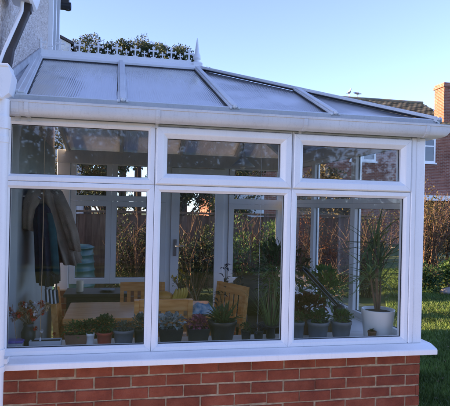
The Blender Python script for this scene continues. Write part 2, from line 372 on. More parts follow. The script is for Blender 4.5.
def m_farbrick():
    m, nt, nd, lk = mat('far_red_brick')
    out = N(nd, 'ShaderNodeOutputMaterial'); b = N(nd, 'ShaderNodeBsdfPrincipled'); lk.new(b.outputs[0], out.inputs[0])
    tc = N(nd, 'ShaderNodeTexCoord'); mp = N(nd, 'ShaderNodeMapping'); mp.inputs['Rotation'].default_value = (R(90), 0, 0)
    g = N(nd, 'ShaderNodeNewGeometry')
    sx = N(nd, 'ShaderNodeSeparateXYZ'); lk.new(tc.outputs['Object'], sx.inputs[0])
    ad = N(nd, 'ShaderNodeMath', operation='ADD'); lk.new(sx.outputs[0], ad.inputs[0]); lk.new(sx.outputs[1], ad.inputs[1])
    cx = N(nd, 'ShaderNodeCombineXYZ'); lk.new(ad.outputs[0], cx.inputs[0]); lk.new(sx.outputs[2], cx.inputs[1])
    br = N(nd, 'ShaderNodeTexBrick'); br.inputs['Scale'].default_value = 1; br.inputs['Brick Width'].default_value = .225; br.inputs['Row Height'].default_value = .075
    br.inputs['Mortar Size'].default_value = .006; br.inputs['Color1'].default_value = (.20,.066,.040,1); br.inputs['Color2'].default_value = (.30,.115,.070,1); br.inputs['Mortar'].default_value = (.33,.27,.22,1)
    lk.new(cx.outputs[0], br.inputs['Vector'])
    nz = N(nd, 'ShaderNodeTexNoise'); nz.inputs['Scale'].default_value = 1.3; nz.inputs['Detail'].default_value = 6; lk.new(tc.outputs['Object'], nz.inputs['Vector'])
    mr = N(nd, 'ShaderNodeMapRange'); mr.inputs['From Min'].default_value=.3; mr.inputs['From Max'].default_value=.7; mr.inputs['To Min'].default_value = .75; mr.inputs['To Max'].default_value = 1.25; lk.new(nz.outputs[0], mr.inputs[0])
    hs = N(nd, 'ShaderNodeHueSaturation'); lk.new(mr.outputs[0], hs.inputs['Value']); lk.new(br.outputs['Color'], hs.inputs['Color'])
    lk.new(hs.outputs[0], b.inputs['Base Color']); b.inputs['Roughness'].default_value = .9
    return m
M['farbrick'] = m_farbrick()
M['rooftile'] = simple('mossy_roof_tile', [(.065,.062,.045),(.11,.105,.075),(.15,.145,.10)], rough=.9, scale=2.5, island=.22, detail=6)
M['lawn'] = simple('lawn_ground', [(.035,.06,.012),(.06,.10,.02),(.085,.12,.03)], rough=1, scale=1.4, bump=.8, bscale=50, detail=8)
M['bounce_paving'] = simple('bounce_slab', [(.50,.48,.44),(.60,.575,.53)], rough=.9, scale=4, bump=.4, bscale=60)  # made pale so the slabs reflect light up at the frames

# ------------------------------------------------------------------ world, light, camera
SUN_DIR = Vector((-1.0, .025, .215)).normalized()          # towards the sun
elev = math.asin(SUN_DIR.z); az = math.atan2(SUN_DIR.x, SUN_DIR.y)
W = bpy.data.worlds.new('World'); S.world = W; W.use_nodes = True
nt = W.node_tree; nt.nodes.clear()
wo = nt.nodes.new('ShaderNodeOutputWorld'); bg = nt.nodes.new('ShaderNodeBackground'); sky = nt.nodes.new('ShaderNodeTexSky')
sky.sky_type = 'NISHITA'; sky.sun_disc = False; sky.sun_elevation = elev; sky.sun_rotation = az
sky.altitude = 0; sky.air_density = .62; sky.dust_density = .15; sky.ozone_density = 4.5
bg.inputs['Strength'].default_value = .15
hsv = nt.nodes.new('ShaderNodeHueSaturation'); hsv.inputs['Saturation'].default_value = .84     # hazy air: a softer blue
wb = nt.nodes.new('ShaderNodeVectorMath'); wb.operation = 'MULTIPLY'; wb.inputs[1].default_value = (1.06, .925, .985)   # white balance a little to magenta
nt.links.new(sky.outputs[0], hsv.inputs['Color']); nt.links.new(hsv.outputs[0], wb.inputs[0]); nt.links.new(wb.outputs[0], bg.inputs[0]); nt.links.new(bg.outputs[0], wo.inputs[0])
sl = bpy.data.lights.new('sun', 'SUN'); sl.energy = 5.0; sl.angle = R(.5); sl.color = (1, .68, .40)
so = bpy.data.objects.new('sun', sl); COL.objects.link(so); so.rotation_euler = SUN_DIR.to_track_quat('Z', 'Y').to_euler(); so.location = (-20, 3, 12)
cam = bpy.data.cameras.new('camera'); co = bpy.data.objects.new('camera', cam); COL.objects.link(co); S.camera = co
cam.sensor_width = 36; cam.lens = 520/450*36; cam.shift_y = 3.3/450; cam.clip_end = 600; cam.clip_start = .05
co.matrix_world = Matrix.Translation((.7138, -3.34, 1.61)) @ Matrix.Rotation(-.20006, 4, 'Z') @ Matrix.Rotation(R(90), 4, 'X') @ Matrix.Rotation(.02253, 4, 'Z')
S.view_settings.view_transform = 'Standard'; S.view_settings.look = 'None'; S.view_settings.exposure = 2.05; S.view_settings.gamma = 1; S.view_settings.use_curve_mapping = False
S.render.engine = 'CYCLES'
S.cycles.transparent_max_bounces = 24; S.cycles.max_bounces = 10; S.cycles.diffuse_bounces = 4; S.cycles.glossy_bounces = 4; S.cycles.use_denoising = True
S.cycles.caustics_reflective = False; S.cycles.caustics_refractive = False; S.cycles.sample_clamp_indirect = 6

# ------------------------------------------------------------------ ground
m = MB(); n = 60
vs = []; fs = []
for i in range(n+1):
    for j in range(n+1):
        x = -120 + 240*i/n; y = -120 + 240*j/n; vs.append((x, y, -.02))
for i in range(n):
    for j in range(n): a = i*(n+1)+j; fs.append((a, a+n+1, a+n+2, a+1))
m.add(vs, fs); struct(m.build('ground', M['lawn']))
m = MB(); m.box((-.2, .02, -.1), (2.80, 2.98, .02)); struct(m.build('conservatory_floor', M['tile']))
m = MB()
for k in range(13):
    for j in range(4): m.box((-4.2+.6*k+.004, -2.6+.6*j+.004, -.05), (-3.6+.6*k-.004, -2.0+.6*j-.004, -.002))
struct(m.build('bounce_patio', M['bounce_paving']))  # unseen slabs, sized and paled to throw light onto the front frames
# grass blades in the strip of lawn one can see to the right, denser near
g = MB()
for k in range(42000):
    t = U01()**1.25; y = .2 + 9.5*t; x0 = 2.95 + max(0, (y-.3))*.50; x1 = 3.75 + (y)*.66
    x = uni(x0, x1); h = uni(.025, .065)*(1 + .5*noise.noise(Vector((x*1.7, y*1.7, 0)))); a = uni(0, 6.28); w = uni(.003, .006)*(1+t)
    dx, dy = math.cos(a), math.sin(a); lx, ly = uni(-.6,.6)*h, uni(-.6,.6)*h
    g.add([(x-dx*w, y-dy*w, -.02), (x+dx*w, y+dy*w, -.02), (x+lx*.5+dx*w*.7, y+ly*.5+dy*w*.7, -.02+h*.6), (x+lx*.5-dx*w*.7, y+ly*.5-dy*w*.7, -.02+h*.6), (x+lx, y+ly, -.02+h)],
          [(0,1,2,3),(3,2,4)])
tag(g.build('lawn_grass', M['grass'], recalc=False), 'short green lawn grass growing beside the brick plinth', 'grass', kind='stuff')

g = MB()
for k in range(70):
    y = uni(.6,6); x = uni(3.0+max(0,(y-.3))*.5, 3.75+y*.66); g.leaf((x,y,uni(0,.03)),(uni(-1,1),uni(-1,1),uni(-.2,.3)),(uni(-.3,.3),uni(-.3,.3),1),uni(.03,.055),uni(.02,.035),0,.5)
tag(g.build('fallen_leaves', M['leaf_gold'], recalc=False), 'scattered brown fallen leaves lying on the lawn', 'leaves', kind='stuff')
# ------------------------------------------------------------------ the conservatory
XL, XR, YB = 0.0, 2.83, 3.0
con = thing('conservatory', (1.4, 1.5, 0), 'white framed conservatory on a red brick plinth with reeded glass roof', 'conservatory')
# --- brick plinth: every brick of the skin inside the one wall mesh
wall = MB(); mort = 1
def bricks(T, length, z0, z1, inner):
    rows = int(round((z1 - z0)/.075)); L = .225
    for r in range(rows+1):
        zt = z1 - .0095 - r*.075; zb = zt - .0655
        if zb < z0 - .08: break
        u = -L/2 if r % 2 else 0.0
        while u < length:
            a, b = max(0, u) + (.0043 if u > 0 else 0), min(length, u + L) - (.0043 if u + L < length else 0)
            if b - a > .03:
                e = uni(-.003, .0035); jj = [uni(-.0028,.0028) for _ in range(4)]; c = uni(.003,.006)
                p = [(a+jj[0], zb+jj[1]), (b+jj[2], zb+jj[3]), (b+jj[2], zt+jj[1]), (a+jj[0], zt+jj[3])]
                q = [(p[0][0]+c,p[0][1]+c),(p[1][0]-c,p[1][1]+c),(p[2][0]-c,p[2][1]-c),(p[3][0]+c,p[3][1]-c)]
                vs = [T(x, z, .03) for x, z in p] + [T(x, z, -e+.005) for x, z in p] + [T(x, z, -e) for x, z in q]
                fs = []
                for k in range(4):
                    k2 = (k+1)%4; fs += [(k,k2,4+k2,4+k),(4+k,4+k2,8+k2,8+k)]
                fs.append((8,9,10,11)); wall.add(vs, fs, 0)
            u += L
TF = lambda u, v, d: (u, d, v)                       # front wall, d into the room
TR = lambda u, v, d: (XR - d, u, v)                  # right wall
TB = lambda u, v, d: (XR - u, YB - d, v)             # back wall, u runs from the right corner
bricks(lambda u, v, d: TF(.02+u, v, d), XR-.02, -.10, .603, .1)
bricks(lambda u, v, d: TR(u, v, d), YB, -.10, .603, .1)
wall.box((.02, .0055, -.1), (XR-.0055, .11, .603), 1); wall.box((XR-.11, .11, -.1), (XR-.0056, YB-.01, .603), 1)
wl = wall.build('brick_plinth', [M['brick'], M['mortar']], con)
for a, b in ((.0, 1.255), (2.035, XR-.112)): m = MB(); m.box((a, YB-.11, -.1), (b, YB, .603)); m.build('brick_plinth', M['farbrick'], con)
# --- sill: stepped upvc nose
m = MB()
prof = [(-.092,.611),(-.092,.644),(-.086,.650),(-.012,.671),(.1,.671),(.1,.611),(-.06,.607)]
m.prism([(XL-.03, y, z) for y, z in prof], (XR+.105-XL, 0, 0))
m.build('sill', M['upvc'], con, bevel=.003)
m = MB(); m.prism([(XR - y + 0.0, .1, z) for y, z in [(-.06,.611),(-.06,.644),(-.05,.65),(.0,.671),(.1,.671),(.1,.611)]], (0, YB-.1, 0)); m.build('sill', M['upvc'], con)
# --- frames
FIX = [(0,.065),(0,.004),(.004,0),(.027,0),(.032,.006),(.043,.017),(.043,.065)]
SASH = [(0,.07),(0,-.010),(.006,-.016),(.040,-.016),(.046,-.012),(.066,.008),(.070,.012),(.070,.07)]
THIN = [(0,.07),(0,.006),(.003,.004),(.012,.004),(.012,.07)]
def frame(T, u0, u1, v0, v1, prof, name, ins, gd=.030, label=None, handle=False):
    m = MB(); m.ring(T, u0, u1, v0, v1, prof)
    m.ring(T, u0+ins-.003, u1-ins+.003, v0+ins-.003, v1-ins+.003, [(0,gd+.004),(0,gd-.004),(.006,gd-.004),(.006,gd+.004)], 1)
    a0, a1, dd = (.006, .038, -.0162) if prof is SASH else (.005, .026, -.0002) if prof is FIX else (.01, .05, -.0002 if prof is WIDE else .0118)
    for (cu, cv, su, sv) in ((u0,v0,1,1),(u1,v0,-1,1),(u1,v1,-1,-1),(u0,v1,1,-1)):
        m.beam(T(cu+su*a0, cv+sv*a0, dd), T(cu+su*a1, cv+sv*a1, dd), .0013, .0008, Vector(T(0,0,-1))-Vector(T(0,0,0)), 2)
    fr = m.build(name, [M['upvc'], M['gasket_and_shade'], M['upvc_grey']], con)
    p = MB(); a, b = T(u0+ins+.001, v0+ins+.001, gd), T(u1-ins-.001, v1-ins-.001, gd+.004); 
    p.box(a, b); p.build('pane', M['glass'], fr)
    return fr
bays = [(.015, .929), (.929, 1.846), (1.846, 2.728)]
for i, (a, b) in enumerate(bays):
    frame(TF, a+.0012, b-.0012, .672, 1.735, FIX, 'window_frame', .043)
    if i == 0: frame(TF, a+.0012, b-.0012, 1.7375, 2.125, FIX, 'window_frame', .043)
    else:
        m = MB(); m.ring(TF, a+.0012, b-.0012, 1.7375, 2.125, THIN); m.build('casement_surround', M['upvc'], con)
        c = frame(TF, a+.008, b-.008, 1.742, 2.108, SASH, 'casement', .070, gd=.036)
        h = MB(); h.box(((a+b)/2-.012, .068, 1.765), ((a+b)/2+.012, .085, 1.80)); h.box(((a+b)/2-.008, .085, 1.775), ((a+b)/2+.09, .1, 1.79)); h.build('handle', M['upvc'], c, bevel=.003)
cp = MB(); cp.chbox((2.7292, -.004, .672), (XR+.004, .098, 2.125), .006); cp.box((2.762, -.0065, .673), (2.765, -.0035, 2.12), 1); cp.build('corner_post', [M['upvc'], M['upvc_grey']], con)
cp = MB(); cp.chbox((2.72, YB-.1, .672), (XR+.002, YB+.002, 2.125), .006); cp.build('corner_post', M['upvc'], con)
cp = MB(); cp.chbox((.0, YB-.1, .605), (.15, YB, 2.125), .006); cp.build('corner_post', M['upvc'], con)
rb = [(.1002, 1.01), (1.01, 2.0), (2.0, 2.898)]
for a, b in rb:
    frame(TR, a, b-.002, .672, 1.66, FIX, 'window_frame', .043); frame(TR, a, b-.002, 1.662, 2.125, FIX, 'window_frame', .043)
# back wall, u measured from the right corner; bay 3 holds a glazed door
WIDE = [(0,.09),(0,0),(.055,0),(.062,.012),(.062,.09)]
for a, b in ((.112, .80), (1.57, 2.21), (2.21, 2.678)):
    frame(TB, a, b-.002, .672, 1.64, WIDE, 'window_frame', .062); frame(TB, a, b-.002, 1.642, 2.125, WIDE, 'window_frame', .062)
m = MB(); m.ring(TB, .802, 1.568, .02, 2.125, [(0,.08),(0,0),(.06,0),(.06,.08)]); m.build('door_frame', M['upvc'], con)
DOOR = [(0,.09),(0,.012),(.085,.012),(.10,.026),(.10,.09)]
dr = frame(TB, .864, 1.506, .085, 2.06, DOOR, 'door', .10, gd=.05)
h = MB(); h.box(TB(1.435, 1.0, .09), TB(1.465, 1.2, .102)); h.tube([TB(1.45, 1.12, .102), TB(1.45, 1.12, .135), TB(1.34, 1.12, .138)], .009); h.build('handle', M['steel'], dr)
# --- eaves beam all round and window board inside
m = MB(); m.box((-.0, .012, 2.127), (XR-.012, .12, 2.222)); m.box((XR-.12, .122, 2.127), (XR-.012, YB-.122, 2.222)); m.box((0, YB-.12, 2.07), (XR-.012, YB-.012, 2.222))
m.build('eaves_beam', M['upvc_grey'], con, bevel=.004)
m = MB(); m.box((.02, .082, .640), (2.70, .40, .664)); m.box((2.48, .402, .640), (2.755, 2.88, .664)); m.build('window_board', M['upvc'], con, bevel=.004)
# --- gutter: ogee profile mitred round the corner, with brackets
gp = [(0,.118),(-.055,.0),(0,0)]
def gutter_profile():
    # half-round channel: outer skin from the wall side under to the front lip, then the inner skin back
    o = [(.0,2.150)]
    for k in range(9): q = R(-70+k*20); o.append((-.062-.056*math.sin(q), 2.172-.052*math.cos(q)))
    o += [(-.119,2.192),(-.125,2.195),(-.126,2.208),(-.117,2.209),(-.113,2.196)]
    for k in range(8): q = R(80-k*20); o.append((-.062-.047*math.sin(q), 2.174-.043*math.cos(q)))
    o += [(-.006,2.175),(-.006,2.205),(.0,2.205)]
    return o
m = MB(); P = gutter_profile(); n = len(P)
pts = [[(-.06, y, z) for y, z in P], [(XR - y, y, z) for y, z in P], [(XR - y, YB - y*-1 + 0.0, z) for y, z in P]]
pts[2] = [(XR - y, YB + .12, z) for y, z in P]
vs = sum(pts, []); fs = []
for c in range(2):
    for k in range(n): fs.append((c*n+k, c*n+(k+1)%n, (c+1)*n+(k+1)%n, (c+1)*n+k))
fs += [tuple(range(n)), tuple(reversed(range(2*n, 3*n)))]
m.add(vs, fs, 0)
m.sm = [True]*len(m.sm); gt = m.build('gutter', M['upvc_grey'], con)
sm_ = gt.modifiers.new('edge','EDGE_SPLIT'); sm_.split_angle = R(35)
for x in (.10, .165, .935, 1.893, 2.775):
    m = MB(); w = .012 if x != .10 else .02
    off = [(y*1.04-.001, 2.16+(z-2.16)*1.06) for y, z in P[1:11]]
    inn = [(y, z) for y, z in reversed(P[1:11])]
    m.prism([(x-w, y, z) for y, z in off + inn], (2*w, 0, 0)); m.box((x-w*.8, -.012, 2.098), (x+w*.8, -.002, 2.150))
    m.build('gutter_bracket', M['upvc_grey'], gt)
# --- roof
ZE, ZR, YE, YR, XE, XF = 2.232, 2.888, -.055, 1.5, 2.885, 1.395
def zf(y): return ZE + (ZR-ZE)*(y-YE)/(YR-YE)
def zr_(x): return ZE + (ZR-ZE)*(XE-x)/(XE-XF)
def hip(x): t = (x-XF)/(XE-XF); return YR + (YE-YR)*t
def panel(poly, nrm):
    m = MB(); d = Vector(nrm).normalized()*-.016; m.prism(poly, d); m.build('roof_panel', M['roofsheet'], con)
def f3(x, y): return (x, y, zf(y))
def fb(x, y): return (x, 2*YR - y, zf(y))
nf = (0, -(ZR-ZE), YR-YE); nb = (0, (ZR-ZE), YR-YE); nr = ((ZR-ZE), 0, XE-XF)
YT = YR-.03
for F, nn in ((f3, nf), (fb, nb)):
    panel([F(.115, YE), F(.705, YE), F(.685, YT), F(-.005, YT)], nn)
    panel([F(.735, YE), F(1.405, YE), F(1.375, YT), F(.712, YT)], nn)
    panel([F(1.44, YE), F(2.10, YE), F(2.10, hip(2.10)-.012), F(1.405, YR-.022)], nn)
    panel([F(2.13, YE), F(XE-.02, YE), F(2.13, hip(2.13)-.012)], nn)
def r3(x, y): return (x, y, zr_(x))
panel([r3(XE, YE+.06), r3(XE, .74), r3(2.14, .74)], nr); panel([r3(XE, .76), r3(XE, 1.49), r3(XF+.03, 1.49), r3(2.12, .76)], nr)
panel([r3(XE, 1.51), r3(XE, 2.24), r3(2.12, 2.24), r3(XF+.03, 1.51)], nr); panel([r3(XE, 2.26), r3(XE, 2*YR-YE-.06), r3(2.14, 2.26)], nr)
def bar(p, q, up, w=.058, name='glazing_bar', capend=True):
    m = MB(); p, q = Vector(p), Vector(q)
    m.beam(p, q, w*1.10, .007, up, 1, off=.008)            # black gasket strip under the cap that also paints the bar's shadow line
    m.beam(p, q, w, .016, up, 0, off=.0195)
    m.beam(p, q, w*.62, .010, up, 0, off=.0325)
    m.beam(p, q, w*.55, .075, up, 0, off=-.056)            # rafter below
    b = m.build(name, [M['upvc_grey'], M['gasket_and_shade']], con, bevel=.003)
    if capend:
        d = (p - q).normalized(); u = Vector(up).normalized(); r = d.cross(u)
        e = MB(); c = p + d*.006 + u*.02
        e.beam(p - d*.01 + u*.012, p + d*.014 + u*.012, w*1.2, .026, up)
        for k in (-1, 0, 1): e.sphere(p + d*.016 + r*k*w*.42 + u*(.026 if k == 0 else .018), .011 if k else .015, 8, 6)
        e.build('end_cap', M['upvc_grey'], b)
    return b
for F, nn in ((f3, nf), (fb, nb)):
    bar(F(.125, YE), F(.0, YT), nn, capend=False); bar(F(.72, YE), F(.70, YT), nn); bar(F(1.425, YE), F(1.39, YR-.02), nn); bar(F(2.115, YE), F(2.115, hip(2.115)), nn)
for y in (.75, 1.5, 2.25):
    x1 = 2.13 if y != 1.5 else XF+.04
    bar(r3(XE, y), r3(x1, y), nr)
for F in (f3, fb):
    bar(F(XE-.004, YE+.004), F(XF, YR), (.3, -.3 if F is f3 else .3, 1), w=.075, name='hip_bar')
# eaves trim strip along glass foot
m = MB(); m.beam((.02, YE-.006, ZE+.002), (XE-.02, YE-.006, ZE+.002), .026, .032, nf); m.beam((XE+.006, YE, ZE+.002), (XE+.006, 2*YR-YE, ZE+.002), .026, .032, nr); m.build('eaves_trim', M['upvc_grey'], con)
# ridge capping
m = MB()
pr = [(-.085,2.862),(-.088,2.880),(-.040,2.918),(-.022,2.922),(-.018,2.950),(.018,2.950),(.022,2.922),(.040,2.918),(.088,2.880),(.085,2.862)]
m.prism([(-.02, YR+y, z) for y, z in pr], (XF+.05, 0, 0)); m.box((-.02, YR-.089, 2.852), (XF-.03, YR+.089, 2.861), 1)
m.chbox((XF-.045, YR-.05, 2.88), (XF+.05, YR+.05, 2.945), .008)
rg = m.build('ridge', [M['upvc'], M['gasket_and_shade']], con)
def cross(m, x, z0, h, t):
    y = YR; w = h*.064
    m.box((x-w, y-t, z0), (x+w, y+t, z0+h*.93)); zc = z0+h*.62; a = h*.36
    m.box((x-a, y-t*.9, zc-w*.9), (x+a, y+t*.9, zc+w*.9))
    m.box((x-a*.55, y-t*1.15, z0-.004), (x+a*.55, y+t*1.15, z0+h*.10))
    for (px, pz, rr) in ((x-a, zc, .075), (x+a, zc, .075), (x, z0+h*.93, .08), (x, zc, .10), (x-a, zc+.10*h, .055), (x-a, zc-.10*h, .055), (x+a, zc+.10*h, .055), (x+a, zc-.10*h, .055), (x-.09*h, z0+h*.87, .055), (x+.09*h, z0+h*.87, .055), (x-a*.62, z0+h*.22, .06), (x+a*.62, z0+h*.22, .06)):
        m.prism([(px+rr*h*math.cos(q*math.pi/4), y-t*(.8+rr*3), pz+rr*h*math.sin(q*math.pi/4)) for q in range(8)], (0, 2*t*(.8+rr*3), 0))
m = MB(); x = .0; k = 0
m.box((-.02, YR-.010, 2.9505), (XF-.06, YR+.010, 2.962))
while x < 1.33:
    if k % 2 == 0: cross(m, x, 2.960, .108, .007)
    else: cross(m, x, 2.960, .062, .007)
    x += .0825; k += 1
m.build('cresting', M['upvc'], con)
m = MB(); m.lathe((XF, YR, 2.945), [(.036,0),(.036,.012),(.024,.018),(.024,.028),(.034,.036),(.036,.055),(.032,.075),(.022,.095),(.019,.125),(.012,.18),(.004,.232),(.0015,.236)], 16); m.build('finial', M['upvc'], con)
# flashing against the house
m = MB()
for (o, w, z, mi) in ((.085, .05, .012, 0), (.04, .05, .026, 0)):
    m.beam((o+.02, YE, ZE+z), (o-.10, YR, ZR+z), w, .012, nf)
m.beam((.0, YE-.03, ZE+.05), (-.0, YR, ZR+.05), .012, .07, nf)
m.build('lead_flashing', M['lead'], con)
m = MB(); m.beam((.095, YE, ZE+.03), (-.025, YR, ZR+.03), .03, .03, nf); m.build('flashing_bar', M['upvc_grey'], con, bevel=.003)

# ------------------------------------------------------------------ house the conservatory leans on
hs = thing('house', (-3, 1.2, 0), 'pebbledashed house wall the conservatory leans against, with white drainpipe', 'house')
m = MB(); m.box((-8, -.02, -.1), (-.012, 2.72, 5.3)); m.build('wall', M['pebble'], hs)
m = MB(); m.box((-.0115, .13, .0), (-.002, 2.75, 2.2)); m.build('inner_wall', M['plaster'], hs)
m = MB()
m.prism([(-8.3, -.5, 5.2), (-8.3, 1.35, 6.6), (-8.3, 3.2, 5.2)], (8.55, 0, 0)); m.build('roof', M['rooftile'], hs)
# first-floor window in the side wall seen edge-on
m = MB(); T = lambda u, v, d: (-.010 - d + .0, u, v)
m.ring(lambda u, v, d: (.03-d, u, v), 2.02, 2.62, 2.92, 4.2, [(0,.05),(0,0),(.06,0),(.06,.05)]); m.box((-.012, 2.29, 2.98), (.028, 2.35, 4.14)); m.box((-.012, 1.98, 2.885), (.07, 2.66, 2.918))
wf = m.build('window', M['upvc'], hs); p = MB(); p.box((-.004, 2.08, 2.98), (.004, 2.29, 4.14)); p.box((-.004, 2.35, 2.98), (.004, 2.56, 4.14)); p.build('pane', M['farglass'], wf)
# rear eaves end with a stub of dark gutter
m = MB(); m.box((-.6, 2.66, 3.82), (.11, 2.76, 4.0)); m.tube([(-.6,2.70,3.80),(.135,2.70,3.80)], .045, 10, mi=1); m.tube([(.10, 2.70, 3.80), (.10, 2.70, 3.755)], .028, mi=1); m.build('eaves', [M['darktrim'], M['blackplastic']], hs)
# gutter, swan neck, hopper and downpipe
m = MB(); m.prism([(x, .22, z) for x, z in ((.02,2.875),(.02,3.0),(.185,3.0),(.178,2.92),(.160,2.855),(.145,2.842),(.05,2.868))], (0, -1.4, 0)); m.prism([(x, .24, z) for x, z in ((-.011,3.01),(-.011,3.2),(.02,3.2),(.02,3.01))], (0, -1.4, 0)); m.build('gutter', M['upvc'], hs)
m = MB(); m.beam((.128,.10,2.845),(.122,.09,2.79),.05,.05,(0,1,0)); m.beam((.120,.09,2.80),(.042,.0,2.515),.046,.046,(0,1,0)); m.beam((.045,.0,2.53),(.035,-.06,2.37),.05,.05,(0,1,0)); m.build('swan_neck', M['darktrim'], hs, bevel=.008)  # dark colour stands for the shaded faces of the pipe
m = MB(); m.tube([(.10,.05,2.84),(.098,.045,2.78),(.022,-.03,2.52),(.0,-.06,2.42)],.011,8); m.build('lit_pipe_edge', M['upvc'], hs)  # pale tube added to paint the lit edge of the swan neck
m = MB(); m.beam((-.01,.16,2.93),(.14,.10,2.87),.012,.03); m.build('gutter_bracket', M['blackplastic'], hs)
m = MB()
m.prism([(x, -.205, z) for x, z in ((-.06,2.385),(.075,2.385),(.100,2.33),(.085,2.225),(.045,2.19),(-.04,2.19))], (0, .15, 0)); m.chbox((-.062,-.212,2.372),(.081,-.049,2.392),.004); m.chbox((-.045,-.209,2.196),(.05,-.051,2.212),.003); m.tube([(.02,-.206,2.30),(.02,-.212,2.30)],.009,8); m.build('hopper', M['upvc'], hs, bevel=.005)
m = MB(); m.tube([(.035, -.13, 2.20), (.035, -.13, -.02)], .041, 16); m.tube([(.035, -.13, 2.10), (.035, -.13, 2.03)], .049, 16)
for z in (1.95, .72, .62): m.tube([(.035, -.13, z), (.035, -.13, z+.035)], .046, 16)
m.box((-.02, -.12, .66), (.09, -.05, .69)); m.build('downpipe', M['upvc'], hs)

# ------------------------------------------------------------------ things inside
def chair(loc, rz, label):
    global CH
    if CH is None:
        t = thing('dining_chair', (0,0,0), label, 'chair', 'oak dining chairs')
        m = MB(); m.chbox((-.21,-.21,.43), (.21,.21,.46), .006); m.build('seat', M['wood'], t)
        for sx in (-1,1):
            m = MB(); m.beam((sx*.19,-.185,0), (sx*.19,-.185,.43), .036, .036, (0,1,0)); m.build('leg', M['wood'], t)
            m = MB(); m.beam((sx*.195,.19,0), (sx*.195,.19,.46), .036, .036, (0,1,0)); m.beam((sx*.195,.19,.458), (sx*.195,.24,.90), .034, .04, (0,1,0)); m.build('leg', M['wood'], t)
        m = MB(); m.beam((-.1775,.236,.86), (.1775,.236,.86), .022, .085, (0,.12,1)); m.beam((-.1775,.212,.60), (.1775,.212,.60), .02, .045, (0,.12,1))
        for k in range(5): x = -.13+.065*k; m.beam((x,.214,.622), (x,.233,.825), .034, .012, (0,1,0))
        m.build('backrest', M['wood'], t)
        for sx in (-1,1):
            m = MB(); m.beam((sx*.19,-.167,.2), (sx*.19,.172,.2), .02, .03); m.build('stretcher', M['wood'], t)
        CH = t
    else: t = dup(CH)
    t.location = loc; t.rotation_euler = (0,0,rz); t['label'] = label
    return t
CH = None
chair((1.045, .70, .02), R(180), 'oak chair in front of the table, back to the window, below the bananas')
chair((.95, 1.50, -.04), R(0), 'slat-back oak chair on the far side of the table')
chair((.47, .93, .02), R(92), 'oak chair at the left end of the table beside the coats')
chair((1.50, 1.08, .02), R(-65), 'oak chair turned aside at the right end of the table')
t = thing('dining_table', (.93, 1.05, .02), 'plain light oak dining table with a thick rectangular top', 'table')
m = MB(); m.chbox((.31, .72, .69), (1.54, 1.40, .735), .008); m.build('table_top', M['wood'], t)
m = MB(); m.box((.40, .80, .60), (1.45, .822, .69)); m.box((.40, 1.298, .60), (1.45, 1.32, .69)); m.box((.40, .823, .60), (.422, 1.297, .69)); m.box((1.428, .823, .60), (1.45, 1.297, .69)); m.build('apron', M['wood'], t)
for x in (.37, 1.48):
    for y in (.78, 1.34): m = MB(); m.box((x-.035, y-.035, .02), (x+.035, y+.035, .689)); m.build('leg', M['wood'], t)
# cardboard tray of fruit, cloth on the table
t = thing('fruit_tray', (1.12, .86, .735), 'cardboard tray on the oak table holding yellow fruit', 'tray')
m = MB(); x0,x1,y0,y1,z0,z1 = .98,1.26,.77,.96,.737,.83
m.box((x0,y0,z0),(x1,y1,z0+.006)); m.box((x0,y0,z0+.006),(x1,y0+.006,z1)); m.box((x0,y1-.006,z0+.006),(x1,y1,z1)); m.box((x0,y0+.006,z0+.006),(x0+.006,y1-.006,z1)); m.box((x1-.006,y0+.006,z0+.006),(x1,y1-.006,z1)); m.build('tray', M['card'], t)
m = MB()
for k in range(5):
    a = R(-32+16*k); pts = []
    for i in range(7):
        s_ = i/6; q = (s_-.5)*1.7; r = .095
        pts.append((1.20 + .018*(k-2) + r*math.sin(q)*.35*math.cos(a)+.02*math.sin(a), .85 + .02*k-.03, .875 + r*math.sin(q)*.9 - .0*q))
        pts[-1] = (pts[-1][0] + .03*math.cos(q)-.02, pts[-1][1], pts[-1][2])
    m.tube(pts, [.007,.014,.018,.019,.018,.013,.005], 8)
tag(m.build('banana_bunch', M['banana'], origin=(1.2,.86,.84)), 'bunch of yellow bananas standing in the cardboard tray', 'bananas')
m = MB(); m.sphere((1.07, .86, .868), .062, 14, 9, sc=(1.45,1.1,.82)); m.tube([(1.16,.86,.885),(1.185,.855,.90)], [.012,.008], 8)
tag(m.build('squash', M['orange'], origin=(1.07,.86,.83)), 'orange butternut squash lying in the cardboard tray', 'squash')
m = MB(); vs=[]; nx, ny = 18, 14
for i in range(nx+1):
    for j in range(ny+1):
        u, v = i/nx, j/ny; e = min(u,1-u,v,1-v)*4
        vs.append((1.29+.235*u+.01*math.sin(9*v), .79+.2*v+.01*math.sin(8*u), .739+min(1,e)*(.055+.028*noise.noise(Vector((u*5,v*5,1))))))
m.add(vs, [(i*(ny+1)+j,(i+1)*(ny+1)+j,(i+1)*(ny+1)+j+1,i*(ny+1)+j+1) for i in range(nx) for j in range(ny)], 0, True)
lo = len(vs); m.add([(v[0],v[1],.737) for v in vs], [tuple(reversed((i*(ny+1)+j,(i+1)*(ny+1)+j,(i+1)*(ny+1)+j+1,i*(ny+1)+j+1))) for i in range(nx) for j in range(ny)])
tag(m.build('folded_cloth', M['bluecloth'], origin=(1.4,.88,.737)), 'crumpled blue and white patterned cloth on the table', 'cloth')
t = thing('wicker_armchair', (2.25,1.95,.02), 'dark wicker armchair in the far right corner of the room', 'armchair')
m = MB(); m.chbox((1.98,1.68,.30),(2.52,2.20,.42),.02); m.build('seat', M['darkwood'], t)
m = MB(); m.loft([(2.25,2.26,.40,.29,.05),(2.25,2.29,.60,.30,.05),(2.25,2.32,.78,.27,.045),(2.25,2.33,.84,.20,.03)], 24, 12, .04); m.build('backrest', M['darkwood'], t)
